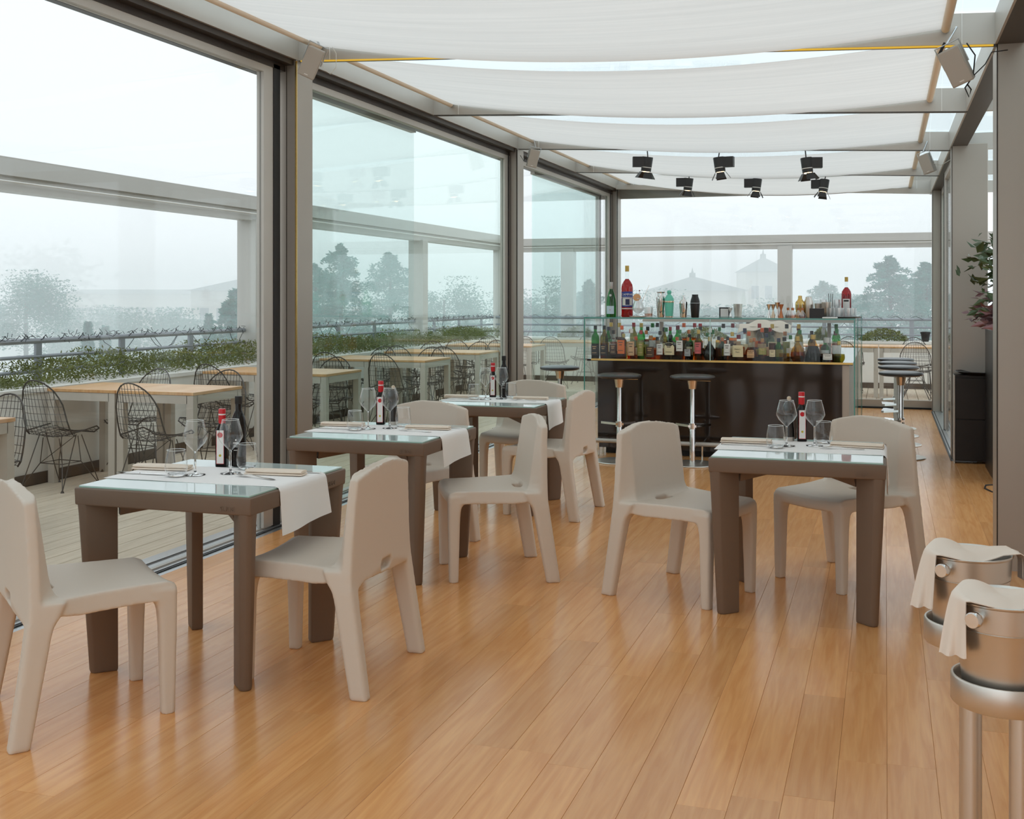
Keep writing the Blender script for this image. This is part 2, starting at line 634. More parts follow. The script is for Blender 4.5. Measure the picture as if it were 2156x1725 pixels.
def window_unit(n, x, y0, y1, z1, m, stile_near=True, stile_far=True, fw=.05, gk=.025):
    """sliding pane in a plane of constant x"""
    fr = MB()
    fr.box(x - .012, x + .012, y0, y1, .0, .012)
    fr.box(x - .025, x + .025, y0, y1, z1 - .07, z1)
    f = struct(fr.build('window_%d' % n, M['steel_l'], smooth=False))
    if stile_near:
        MB().box(x - .025, x + .025, y0, y0 + fw, .012, z1 - .07).build('stile', M['steel_l'], f, False)
    if stile_far:
        MB().box(x - .025, x + .025, y1 - fw, y1, .012, z1 - .07).build('stile', M['steel_l'], f, False)
        MB().box(x - .03, x + .03, y1, y1 + gk, .0, z1).build('gasket', M['black'], f, False)
    MB().box(x - .006, x + .006, y0 + fw * stile_near, y1 - fw * stile_far, .012, z1 - .07).build('pane', m, f, False)
    return f


ZT = ZL - .05
window_unit(1, XL - .11, -3.9, 6.44, ZT, M['pane'], fw=.115, gk=.08)
window_unit(2, XL - .11, 6.83, 11.2, ZT, M['pane_g'], stile_near=False, fw=.10)
window_unit(3, XL - .25, 6.83, 9.1, ZT, M['pane'], stile_near=False, stile_far=False)
window_unit(4, XL - .11, 11.48, 15.80, ZT, M['pane'], stile_near=False, fw=.09)
window_unit(5, XL - .25, 12.6, 15.80, ZT, M['pane_t'], stile_near=False, stile_far=True, fw=.09)

# end wall
ew = struct(MB().box(XL, XR + .1, 15.80, 15.90, -.03, .11).build('wall_back', M['steel'], smooth=False))
MB().box(XL, XR, 15.775, 15.80, 0, .02).build('brush_strip', M['black'], ew, False)
MB().hexa([(XL, 15.80, zr(XL) - .012), (XR, 15.80, zr(XR) - .012), (XR, 15.90, zr(XR) - .012), (XL, 15.90, zr(XL) - .012),
           (XL, 15.80, zr(XL) + .05), (XR, 15.80, zr(XR) + .05), (XR, 15.90, zr(XR) + .05), (XL, 15.90, zr(XL) + .05)]).build('head_rail', M['steel_l'], ew, False)
f6 = struct(MB().hexa([(XL, 15.845, .11), (XR, 15.845, .11), (XR, 15.857, .11), (XL, 15.857, .11),
                       (XL, 15.845, zr(XL) - .014), (XR, 15.845, zr(XR) - .014), (XR, 15.857, zr(XR) - .014), (XL, 15.857, zr(XL) - .014)]).build('window_6', M['pane'], smooth=False))

# right side: columns, edge beam, glass panels
for k, (y0, wx) in enumerate(((6.63, .62), (11.0, .30), (15.50, .30))):
    col = struct(MB().box(XR, XR + wx, y0, y0 + .26, -.02, ZR + .02).bevel(.004, 1).build('trim_%d' % (6 + k), M['steel'], smooth=False))
    MB().box(XR - .0025, XR + .003, y0 - .003, y0 + .012, 0, ZR).build('seam', M['dark'], col, False)
wr = struct(MB().box(XR, XR + .13, -4, 16.1, ZR, ZR + .17).build('wall_right', M['dark'], smooth=False))
MB().box(XR - .012, XR, -4, 16.1, ZR, ZR + .17).build('beam_cladding', M['steel_l'], wr, False)
window_unit(7, XR + .07, 11.28, 13.4, ZR, M['pane'], fw=.06)
window_unit(8, XR + .13, 13.3, 15.48, ZR, M['pane_g'], fw=.07)
rt = struct(MB().box(XR + .0, XR + .2, 10.9, 15.5, -.02, .006).build('trim_9', M['alu'], smooth=False))
MB().box(XR + .012, XR + .024, 10.9, 15.5, -.0, .0075).build('groove', M['black'], rt, False)
MB().box(XR - .016, XR, 10.9, 15.5, -.0, .004).build('groove', M['black'], rt, False)

# ceiling: beams across + roof glass
struct(MB().box(1.25, 1.4, -4, 6.6, -.2, 3.2).build('wall_right_unseen', M['plaster'], smooth=False))  # unseen wall, added out of view to shade right-facing sides and bounce light
ce = struct(MB().box(XL - .3, XR + .2, 16.05, 16.12, ZR + .05, ZL + .2).build('ceiling', M['steel'], smooth=False))
for k, yb in enumerate(BEAMS):
    hw = .03
    a, c_ = XL, XR
    o = MB().hexa([(a, yb - hw, zr(a)), (c_, yb - hw, zr(c_)), (c_, yb + hw, zr(c_)), (a, yb + hw, zr(a)),
                   (a, yb - hw, zr(a) + .17), (c_, yb - hw, zr(c_) + .17), (c_, yb + hw, zr(c_) + .17), (a, yb + hw, zr(a) + .17)]).build('cross_beam', M['steel_l'], ce, False)
    e = .004
    MB().hexa([(a, yb - hw - .002, zr(a) - e), (c_, yb - hw - .002, zr(c_) - e), (c_, yb + hw, zr(c_) - e), (a, yb + hw, zr(a) - e),
               (a, yb - hw - .002, zr(a)), (c_, yb - hw - .002, zr(c_)), (c_, yb + hw, zr(c_)), (a, yb + hw, zr(a))]).build('drip_edge', M['dark'], o, False)
    # joint plates at the ends
    for xx in (XL + .22, XR - .18):
        MB().box(xx, xx + .006, yb - hw - .003, yb + hw, zr(xx) + .002, zr(xx) + .17).build('joint_strip', M['white'], o, False)
    # extension over the neighbouring veranda
    MB().box(XR + .13, 2.6, yb - hw, yb + hw, ZR, ZR + .15).build('veranda_beam', M['steel_l'], ce, False)
for k in range(len(BEAMS) - 1):
    y0, y1 = BEAMS[k] + .03, BEAMS[k + 1] - .03
    a, c_ = XL, XR
    MB().hexa([(a, y0, zr(a) + .172), (c_, y0, zr(c_) + .172), (c_, y1, zr(c_) + .172), (a, y1, zr(a) + .172),
               (a, y0, zr(a) + .184), (c_, y0, zr(c_) + .184), (c_, y1, zr(c_) + .184), (a, y1, zr(a) + .184)]).build('roof_pane', M['roofglass'], ce, False)
    MB().box(XR + .13, 2.6, y0, y1, ZR + .15, ZR + .162).build('roof_pane', M['roofglass'], ce, False)

# awning cloths and their rolls
for k in range(1, len(BEAMS) - 1):
    y0, y1 = BEAMS[k] + .2, BEAMS[k + 1] - .05
    XA, XB = XL + .16, XR - .26
    rr = random.Random(k)
    ph = [rr.uniform(0, 6) for _ in range(6)]

    def f(u, v, y0=y0, y1=y1, ph=ph):
        x = XA + (XB - XA) * u
        y = y0 + (y1 - y0) * v
        sag = .135 * (1 - (2 * u - 1) ** 2) + .012 * math.sin(3 * v + ph[0]) * (1 - (2 * u - 1) ** 2)
        rip = .0028 * (math.sin(38 * v + ph[1] + 1.5 * u) + .7 * math.sin(71 * v + ph[2] - 2 * u)) * math.sin(PI * u) ** .5
        return (x, y + .02 * math.sin(PI * u) * (1 if v > .5 else -1) * 0, zr(x) + .085 - sag + rip)
    aw = thing('awning_cloth', 'white awning cloth under the glass roof, ' + {1: 'behind the camera end of the room', 2: 'nearest, before the yellow lit beam', 3: 'second, just beyond the yellow lit beam', 4: 'third, over the upper spotlights', 5: 'fourth, above the lower spotlights', 6: 'last, next to the end glass'}.get(k, 'last'), 'awning', (0, 0, 0), 0, 'awning cloths under the roof')
    me = grid_mesh(f, 40, 60)
    link('cloth', me, M['sail'], aw)
    for s_, xx in ((0, XA), (1, XB)):
        MB().cyl((xx, y0 - .12, zr(xx) + .085), (xx, y1 + .02, zr(xx) + .085), .012, 10).build('rod', M['steel'], aw)
        MB().cyl((xx, y0, zr(xx) + .085), (xx, y1, zr(xx) + .085), .024, 12).build('roll', M['tube'], aw)

# LED strip along the first full beam
yb = 6.65
led = tag(MB().hexa([(XL + .02, yb - .045, zr(XL) - .010), (XR - .02, yb - .045, zr(XR) - .010), (XR - .02, yb - .032, zr(XR) - .012), (XL + .02, yb - .032, zr(XL) - .012),
                     (XL + .02, yb - .045, zr(XL) - .003), (XR - .02, yb - .045, zr(XR) - .003), (XR - .02, yb - .032, zr(XR) - .003), (XL + .02, yb - .032, zr(XL) - .003)]).build('light_strip', M['led'], smooth=False),
          'thin yellow light strip along the lower edge of the nearest cross beam', 'light strip')

# ================================================================== TERRACE SETTING
PX0 = -6.45
pw_ = struct(MB().box(-7.15, PX0, -2, 20.3, DZ, .70).box(PX0, 3.2, 19.6, 20.3, DZ, .70).build('wall_planter', M['render'], smooth=False))
MB().box(-7.17, PX0 + .015, -2, 19.62, .70, .735).build('coping', M['render'], pw_, False)
MB().box(-7.17, 3.2, 19.585, 20.32, .70, .735).build('coping', M['render'], pw_, False)
MB().box(PX0, PX0 + .012, -2, 19.6, DZ, DZ + .09).build('plinth', M['plinth'], pw_, False)
MB().box(PX0, 3.2, 19.588, 19.6, DZ, DZ + .09).build('plinth', M['plinth'], pw_, False)


# railing
def railing(name, label, p0, p1, posts):
    t = thing(name, label, 'railing')
    d = (Vector(p1) - Vector(p0))
    for z, r in ((1.088, .024), (.955, .016), (.83, .016)):
        MB().cyl((p0[0], p0[1], z), (p1[0], p1[1], z), r, 8).build('rail', M['rail'], t)
    for q in posts:
        p = Vector(p0) + d * q
        n = d.normalized()
        a = n * .035
        c2 = Vector((n.y, -n.x, 0)) * .012
        mb = MB()
        ps = [p - a - c2, p + a - c2, p + a + c2, p - a + c2]
        mb.loft([[(v.x, v.y, z) for v in ps] for z in (.70, 1.07)])
        mb.build('post', M['rail'], t, False)
    return t


YS = [8.04 - 1.13 * 4 + 1.13 * i for i in range(15)]
YS = [y for y in YS if abs(y - 16.2) > .3 and y < 20]
railing('railing', 'grey three-bar railing above the hedge along the left side of the terrace', (-6.9, 2, 0), (-6.9, 19.95, 0), [(y - 2) / 17.95 for y in YS])
railing('railing', 'thin grey railing across the far end of the terrace behind the bar', (-6.85, 20, 0), (3.1, 20, 0), [.03, .17, .31, .45, .59, .73, .78, .9])

# pergola frame
pg = thing('pergola', 'grey steel pergola frame on square posts around the terrace edge', 'pergola')
MB().box(-7.0, -6.75, -3, 20.3, 2.45, 2.60).box(-6.96, -6.79, -3, 20.3, 2.33, 2.45).build('beam', M['perg'], pg, False)
MB().box(-6.75, 3.5, 20.05, 20.3, 2.40, 2.53).box(-6.75, 3.5, 20.09, 20.26, 2.29, 2.40).build('beam', M['perg'], pg, False)
MB().cyl((-6.74, -3, 2.40), (-6.74, 20, 2.40), .008, 6).cyl((-6.7, 20.03, 2.37), (3.5, 20.03, 2.37), .008, 6).build('conduit', M['white'], pg)
for (px, py) in ((-6.87, 11.45), (-6.87, 16.35), (-6.8, 20.15), (-1.64, 20.15), (-5.5, 20.15), (2.9, 20.15), (-6.87, 6.6 - 2)):
    MB().box(px - .12, px + .12, py - .1, py + .1, DZ, 2.34).build('post', M['perg'], pg, False)


# leafy stuff: fans of small leaves
def leaf_cloud(name, pts, size, m, parent=None, seed=1, elong=2.2, up=.5):
    r = random.Random(seed)
    V, F = [], []
    for (x, y, z) in pts:
        a = r.uniform(0, 2 * PI); e = r.uniform(-.6, 1.2) * up * 2
        s_ = size * r.uniform(.6, 1.3)
        d = Vector((math.cos(a) * math.cos(e), math.sin(a) * math.cos(e), math.sin(e)))
        sd = d.cross(Vector((r.uniform(-1, 1), r.uniform(-1, 1), r.uniform(-1, 1))))
        if sd.length < 1e-3: continue
        sd.normalize()
        p = Vector((x, y, z))
        i = len(V)
        nrm = d.cross(sd) * s_ * .12
        V += [p, p + d * s_ * .5 * elong / 2 + sd * s_ * .28 + nrm, p + d * s_ * elong / 1.6, p + d * s_ * .5 * elong / 2 - sd * s_ * .28 + nrm]
        F += [(i, i + 1, i + 2), (i, i + 2, i + 3)]
    me = bpy.data.meshes.new(name)
    me.from_pydata([tuple(v) for v in V], [], F)
    me.update()
    return link(name, me, m, parent)


def hedge_pts(n, x0, x1, y0, y1, z0, hfun, seed):
    r = random.Random(seed)
    out = []
    while len(out) < n:
        x = r.uniform(x0, x1); y = r.uniform(y0, y1)
        h = hfun(x, y)
        if h < .02: continue
        out.append((x, y, z0 + h * r.random() ** .8))
    return out


def hl(x, y):
    a = .5 + .5 * math.sin(y * 2.3) * math.sin(y * 5.1 + 1)
    g = .12 + .16 * a
    if 9.6 < y < 10.6: g += .03
    if 7.0 < y < 7.7: g *= .6
    return g


tag(leaf_cloud('hedge', hedge_pts(42000, -7.1, -6.5, 4.5, 19.4, .72, hl, 5), .024, M['leaf'], seed=4), 'low green hedge growing in the long planter beside the left terrace tables', 'hedge', kind='stuff')
hb = [(-5.6, -4.9), (-3.4, -2.6), (-1.15, -.9), (-.4, .35), (1.2, 2.2)]
pts = []
for i, (a, c_) in enumerate(hb):
    pts += hedge_pts(1500, a, c_, 19.7, 20.1, .72, lambda x, y, a=a, c_=c_: .05 + .16 * (1 - abs(2 * (x - a) / (c_ - a) - 1) ** 2), 11 + i)
tag(leaf_cloud('hedge', pts, .032, M['leaf'], seed=9), 'pale green shrubs in the planter at the far end of the terrace', 'hedge', kind='stuff')


# light garland on the railings
def garland(name, label, p0, p1, n, droop=True, seed=0):
    r = random.Random(seed)
    mb = MB()
    P0, P1 = Vector(p0), Vector(p1)
    d = (P1 - P0)
    path = []
    for i in range(n * 2):
        t_ = i / (n * 2 - 1)
        a = i * 1.1
        path.append(P0 + d * t_ + Vector((.03 * math.cos(a) if abs(d.y) > abs(d.x) else 0, .03 * math.cos(a) if abs(d.x) > abs(d.y) else 0, .03 * math.sin(a))))
    mb.tube(path, .004, 3)
    for i in range(n * 4):
        p = P0 + d * r.random() + Vector((r.uniform(-.02, .02), r.uniform(-.02, .02), r.uniform(-.01, .03)))
        q = p + Vector((r.uniform(-.05, .05), r.uniform(-.055, .055), r.uniform(-.06, .045)))
        mb.tube([p, q], .0027, 3)
    if droop:
        for i in range(n // 14):
            s_ = r.random() * .9
            a = P0 + d * s_
            L_ = d * (r.uniform(.3, .6) / d.length)
            mb.tube([a + L_ * (k / 8) + Vector((0, 0, -.16 * math.sin(PI * k / 8) + r.uniform(-.012, .012))) for k in range(9)], .0035, 3)
    return tag(mb.build(name, M['garland'], smooth=False), label, 'light garland')


garland('light_garland', 'dark string of tiny lights wound on the left terrace railing', (-6.9, 4, 1.11), (-6.9, 19.9, 1.11), 190, seed=1)
garland('light_garland', 'dark string of tiny lights drooping from the far end railing', (-6.8, 20, 1.11), (3, 20, 1.11), 90, seed=2)


# terrace tables
def terrace_table(x0, x1, y0, y1, label):
    t = thing('terrace_table', label, 'table', ((x0 + x1) / 2, (y0 + y1) / 2, DZ), 0, 'wooden terrace tables')
    hx, hy = (x1 - x0) / 2, (y1 - y0) / 2
    H = .76
    MB().box(-hx, hx, -hy, hy, H - .024, H).bevel(.002, 1).build('tabletop', M['teak'], t, False)
    fr = MB()
    for s_ in (-1, 1):
        fr.box(-hx + .06, hx - .06, s_ * (hy - .005) - (.04 if s_ > 0 else 0), s_ * (hy - .005) + (0 if s_ > 0 else .04), H - .09, H - .026)
        fr.box(s_ * (hx - .005) - (.04 if s_ > 0 else 0), s_ * (hx - .005) + (0 if s_ > 0 else .04), -hy + .06, hy - .06, H - .09, H - .026)
    fr.build('frame', M['leg_g'], t, False)
    for sx in (-1, 1):
        for sy in (-1, 1):
            a, c_ = sx * (hx - .005), sx * (hx - .065)
            e, g = sy * (hy - .005), sy * (hy - .065)
            MB().box(min(a, c_), max(a, c_), min(e, g), max(e, g), 0, H - .026).build('leg', M['leg_g'], t, False)
    return t


rowy = [(4.85, 5.68), (7.56, 8.26), (9.75, 10.52), (12.2, 13.02), (14.05, 14.85), (16.3, 17.1)]
rown = ['cut by the left photo edge', 'first full row behind the near left pane', 'second row, half behind the steel column', 'in the third row, behind the middle pane', 'in the fourth row from the left', 'in the fifth row, near the far corner']
for i, (a, c_) in enumerate(rowy):
    terrace_table(-6.40, -5.755, a, c_, 'square wooden terrace table against the planter, ' + rown[i])
    terrace_table(-5.745, -5.04, a, c_, 'square wooden terrace table on the room side, ' + rown[i])
terrace_table(-1.3, -.34, 16.55, 17.25, 'small wooden table just outside the end glass, right of the bar')
terrace_table(-1.25, -.1, 17.75, 18.45, 'long wooden terrace table behind the right end of the bar')
terrace_table(-.09, 1.0, 17.75, 18.45, 'wooden terrace table seen through the end glass beside the right column')
terrace_table(-5.6, -4.4, 18.1, 18.85, 'wooden terrace table in the far left corner beyond the rows')


# wire chairs
def wire_chair():
    t = thing('wire_chair', '', 'chair', (0, 0, DZ), 0, 'black wire chairs on the terrace')

    def shell(u, v):
        # v: 0 front of seat ->1 top of back ; u -1..1
        prof = [(.22, .42), (.14, .435), (.02, .42), (-.10, .405), (-.165, .43), (-.205, .52), (-.235, .64), (-.265, .76), (-.285, .86)]
        q = v * (len(prof) - 1)
        i = min(int(q), len(prof) - 2); fr_ = q - i
        y = prof[i][0] * (1 - fr_) + prof[i + 1][0] * fr_
        z = prof[i][1] * (1 - fr_) + prof[i + 1][1] * fr_
        wv = [.205, .235, .24, .235, .225, .215, .205, .19, .165]
        ww = wv[i] * (1 - fr_) + wv[i + 1] * fr_
        # oval top
        lim = 1 if v < .78 else math.sqrt(max(0, 1 - ((v - .78) / .225) ** 2))
        x = u * ww * (lim if v > .78 else 1)
        dish = (u * u)
        if v < .45:
            z += .045 * dish * (1 if v > .1 else v * 10)
        else:
            y += .05 * dish
        return (x, y, z)
    wires = MB()
    nu, nv = 11, 17
    for i in range(1, nu):
        u = -1 + 2 * i / nu
        top = .78 + .22 * math.sqrt(max(0, 1 - u * u)) * .98
        wires.tube([shell(u / (1 if k * top / 18 < .78 else max(.12, math.sqrt(max(0.001, 1 - ((k * top / 18 - .78) / .225) ** 2)))), k * top / 18) if k * top / 18 < .78 else
                    (lambda v, u: (u * (.165 + (1 - v) * .12), shell(0, v)[1] + .05 * u * u, shell(0, v)[2]))(k * top / 18, u) for k in range(19)], .0022, 3)
    for j in range(1, nv):
        v = j / nv
        if v > .78:
            lim = math.sqrt(max(0, 1 - ((v - .78) / .225) ** 2))
            wd = lim
            wires.tube([(u * (.165 + (1 - v) * .12), shell(0, v)[1] + .05 * u * u, shell(0, v)[2]) for u in [wd * (-1 + 2 * k / 8) for k in range(9)]], .0022, 3)
        else:
            wires.tube([shell(-1 + 2 * k / 8, v) for k in range(9)], .0022, 3)
    wires.build('wire_shell', M['wire'], t, False)
    rim = []
    for k in range(12): rim.append(shell(-1, k / 12 * .78))
    for k in range(13):
        a = PI * k / 12
        v = .78 + .22 * math.sin(a)
        u = -math.cos(a)
        rim.append((u * (.165 + (1 - v) * .12) if v > .785 else shell(u, .78)[0], shell(0, v)[1] + .05 * u * u, shell(0, v)[2]))
    for k in range(12): rim.append(shell(1, .78 - k / 12 * .78))
    for k in range(1, 6): rim.append(shell(1 - 2 * k / 6, 0))
    MB().tube(rim, .006, 5, closed=True).build('rim', M['wire'], t)
    for sx in (-1, 1):
        for sy in (-1, 1):
            mb = MB()
            foot = (sx * .205, sy * .2, .012)
            mb.tube([(sx * .08, sy * .10, .40), (sx * .11, sy * .10, .20), foot], .005, 4)
            mb.tube([(sx * .18, sy * .03, .42), foot], .005, 4)
            mb.lathe([(.016, 0), (.012, .006), (.006, .02)], 6, foot[0], foot[1], 0)
            mb.build('leg', M['wire'], t, False)
    mb = MB()
    pts_ = [(.11, .10, .20), (-.11, .10, .20), (-.11, -.10, .20), (.11, -.10, .20)]
    mb.tube(pts_, .004, 4, closed=True)
    for a, c_ in ((0, 2), (1, 3)):
        mb.tube([(pts_[a][0] * .7, pts_[a][1] * .9, .41), pts_[c_]], .0035, 3)
    mb.build('cross_brace', M['wire'], t, False)
    return t


wc = wire_chair()
chair_spots = []
rn = ['at the terrace table cut by the left edge', 'at the first full terrace table row', 'at the second terrace table row', 'at the third terrace table row', 'at the fourth terrace table row', 'at the fifth terrace table row']
sdn = [('near side, room end', -5.42, 0, -.10), ('near side, planter end', -6.1, 0, -.10), ('far side, room end', -5.45, 1, .10), ('far side, planter end', -6.12, 1, .10)]
rj = random.Random(21)
for i, (a, c_) in enumerate(rowy):
    for (nm, xx, far, off) in sdn:
        yy = (c_ + .10 if far else a - .12) + rj.uniform(-.05, .05)
        rz = (PI if far else 0) + rj.uniform(-.12, .12)
        if i == 1 and not far and xx > -5.9: xx, yy, rz = -5.30, a - .16, -.1
        chair_spots.append((xx + rj.uniform(-.05, .05), yy, rz, 'black wire chair ' + rn[i] + ', ' + nm))
chair_spots += [(-.62, 17.35, 0.15, 'black wire chair outside the end glass, just right of the bar'), (.42, 17.25, -.1, 'black wire chair outside the end glass beside the right column'),
                (-.55, 18.75, PI, 'black wire chair behind the long terrace table, right of the bar'), (.45, 18.7, PI + .1, 'black wire chair behind the terrace table by the right column'),
                (-5.1, 17.75, .1, 'black wire chair at the far corner table, near side'), (-4.9, 19.1, PI, 'black wire chair at the far corner table, against the back planter')]
for k, (x_, y_, rz, lb) in enumerate(chair_spots):
    if k == 0:
        wc.location = (x_, y_, DZ); wc.rotation_euler = (0, 0, rz); wc['label'] = lb
    else:
        dup(wc, (x_, y_, DZ), rz, lb)

# plant pot on the far terrace
pt = thing('plant_pot', 'dark plastic plant pot on the far planter by the right column', 'plant pot', (.62, 19.75, .735))
MB().lathe([(.05, 0), (.075, .13), (.082, .13), (.082, .16), (.07, .16), (.06, .02)], 14).build('pot', M['blackgloss'], pt)

# ================================================================== DINING FURNITURE


def split_mesh(me, fn, names):
    """separate a mesh into parts by a function of face centre"""
    out = {}
    b0 = bmesh.new(); b0.from_mesh(me)
    sel = {}
    for f in b0.faces:
        sel.setdefault(fn(f.calc_center_median()), []).append(f.index)
    b0.free()
    for k in names:
        b = bmesh.new(); b.from_mesh(me)
        keep = set(sel.get(k, []))
        bmesh.ops.delete(b, geom=[f for f in b.faces if f.index not in keep], context='FACES')
        m2 = bpy.data.meshes.new(k if isinstance(k, str) else k[0])
        b.to_mesh(m2); b.free()
        for p in m2.polygons: p.use_smooth = True
        out[k] = m2
    return out


def remeshed(mb, vox, smooth_n, fac=.5):
    me = mb.mesh('blank')
    o = bpy.data.objects.new('tmp', me)
    C.objects.link(o)
    r = o.modifiers.new('r', 'REMESH'); r.mode = 'VOXEL'; r.voxel_size = vox; r.adaptivity = 0
    s_ = o.modifiers.new('s', 'SMOOTH'); s_.factor = fac; s_.iterations = smooth_n
    dg = bpy.context.evaluated_depsgraph_get()
    m2 = bpy.data.meshes.new_from_object(o.evaluated_get(dg))
    bpy.data.objects.remove(o)
    return m2


def make_chair():
    mb = MB()

    def seat_ring(y, w_, zt=.468, zb=.402, dish=.014):
        top = [(xx * (w_ - .008), y, zt - dish * (1 - xx ** 2)) for xx in (1, .75, .5, .25, 0, -.25, -.5, -.75, -1)]
        return [(-w_, y, zb)] + [(-w_ * .6, y, zb - .006), (0, y, zb - .010), (w_ * .6, y, zb - .006), (w_, y, zb)] + top
    mb.loft([seat_ring(-.20, .303, zb=.436), seat_ring(-.155, .298, zb=.418), seat_ring(-.115, .288, zb=.408), seat_ring(-.07, .274), seat_ring(0, .257), seat_ring(.12, .240), seat_ring(.235, .234, .467), seat_ring(.262, .230, .458), seat_ring(.272, .222, .440, .412)])

    # backrest levels: z, rear half width, rear y, front half width, front y
    def back_ring(z, wr_, yr, wf, yf):
        cf = .016
        N = 10
        rear = [(wr_ * (-1 + 2 * k / N), yr - cf * (1 - (-1 + 2 * k / N) ** 2), z) for k in range(N + 1)]
        front = [(wf * (1 - 2 * k / N), yf - .023 * (1 - (1 - 2 * k / N) ** 2), z) for k in range(N + 1)]
        return rear + [(wr_ + .002, yr + .034, z)] + front + [(-wr_ - .002, yr + .034, z)]
    rings = []
    b0 = back_ring(.40, .310, -.236, .262, -.13)
    # arched lower edge
    rings.append([(x_, y_, (.375 + .062 * (1 - min(1, abs(x_) / .29) ** 1.6)) if y_ < -.19 else .42) for (x_, y_, z_) in b0])
    for a in [(.462, .302, -.234, .240, -.128), (.478, .300, -.234, .230, -.142), (.50, .297, -.234, .222, -.150), (.54, .292, -.234, .216, -.158), (.60, .284, -.235, .212, -.166), (.70, .271, -.238, .208, -.180), (.775, .260, -.242, .205, -.192)]:
        rings.append(back_ring(*a))
    top = back_ring(.80, .256, -.244, .203, -.197)
    rings.append([(x_, y_, .792 + .042 * (1 - min(1, (abs(x_) / .258) ** 2.0))) for (x_, y_, z_) in top])
    mb.loft(rings)

    for s_ in (-1, 1):
        def fr(z, x0, x1, y0, y1, c_=.010):
            return [(s_ * x0, y0 + c_, z), (s_ * (x0 + c_), y0, z), (s_ * (x1 - c_), y0, z), (s_ * x1, y0 + c_, z), (s_ * x1, y1 - c_, z), (s_ * (x1 - c_), y1, z), (s_ * (x0 + c_), y1, z), (s_ * x0, y1 - c_, z)]
        mb.loft([fr(.44, .135, .235, .165, .268), fr(.405, .155, .234, .185, .270), fr(.385, .168, .2335, .200, .270), fr(.355, .172, .233, .206, .270), fr(.30, .175, .232, .209, .270), fr(.0, .180, .230, .217, .264, .009)])
        mb.loft([fr(.46, .215, .304, -.232, -.115), fr(.41, .228, .308, -.238, -.138), fr(.385, .242, .310, -.242, -.155), fr(.35, .247, .311, -.247, -.165), fr(.30, .251, .312, -.254, -.174), fr(.0, .264, .318, -.300, -.229, .012)])
    me = mb.mesh('blank')
    o = bpy.data.objects.new('tmp', me)
    C.objects.link(o)
    # hand hole between seat and back
    hm = MB()
    arc = [(1, -PI / 2), (1, -PI / 4), (1, 0), (1, PI / 4), (1, PI / 2), (-1, PI / 2), (-1, 3 * PI / 4), (-1, PI), (-1, 5 * PI / 4), (-1, 3 * PI / 2)]
    hm.loft([[(.042 * cx_ + .021 * math.cos(a), -.131 + .021 * math.sin(a), z_) for cx_, a in arc] for z_ in (.36, .56)])
    hm.loft([[(.038 * cx_ + .014 * math.cos(a), y_, .432 + .020 * math.sin(a)) for cx_, a in arc] for y_ in (-.32, -.215)])
    ho = bpy.data.objects.new('tmp_hole', hm.mesh('hole'))
    C.objects.link(ho)
    r = o.modifiers.new('r', 'REMESH'); r.mode = 'VOXEL'; r.voxel_size = .0056; r.adaptivity = 0
    bo = o.modifiers.new('b', 'BOOLEAN'); bo.operation = 'DIFFERENCE'; bo.object = ho; bo.solver = 'EXACT'
    r2 = o.modifiers.new('r2', 'REMESH'); r2.mode = 'VOXEL'; r2.voxel_size = .0056; r2.adaptivity = 0
    sm = o.modifiers.new('s', 'SMOOTH'); sm.factor = .5; sm.iterations = 4
    dg = bpy.context.evaluated_depsgraph_get()
    me = bpy.data.meshes.new_from_object(o.evaluated_get(dg))
    bpy.data.objects.remove(o); bpy.data.objects.remove(ho)
    me.materials.clear(); me.materials.append(M['chair'])

    def cls(p):
        if p.z < .375:
            return ('leg', (p.x > 0), (p.y > 0))
        if p.z > .476 or p.y < -.222:
            return 'backrest'
        return 'seat'
    names = ['seat', 'backrest'] + [('leg', a, c_) for a in (False, True) for c_ in (False, True)]
    parts = split_mesh(me, cls, names)
    t = thing('dining_chair', '', 'chair', (0, 0, 0), 0, 'grey moulded dining chairs')
    for k, m2 in parts.items():
        link(k if isinstance(k, str) else 'leg', m2, M['chair'], t)
    return t


ch0 = make_chair()
CH = [(-2.72, 3.397, -.677, 'pale grey moulded chair cut by the left edge, its back to the camera'),
      (-2.093, 4.06, 1.611, 'pale grey moulded chair facing left at the right side of the front left table'),
      (-2.68, 6.25, 2.94, 'grey moulded chair behind the second table, only its wide back rising above it'),
      (-1.994, 5.777, 2.07, 'grey moulded chair standing in the middle of the room, turned side on'),
      (-2.174, 7.50, 1.524, 'grey moulded chair at the right of the rear table, back toward the bar stools'),
      (-2.58, 8.13, 3.05, 'grey moulded chair behind the rear table beside the glass wall'),
      (-.94, 5.665, -1.965, 'grey moulded chair at the left of the right hand table, facing it'),
      (-.212, 6.175, 2.46, 'grey moulded chair at the far right of the right hand table near the buckets')]
for k, (x_, y_, rz, lb) in enumerate(CH):
    if k == 0:
        ch0.location = (x_, y_, 0); ch0.rotation_euler = (0, 0, rz); ch0['label'] = lb
    else:
        dup(ch0, (x_, y_, 0), rz, lb)

TW = .39   # half table width


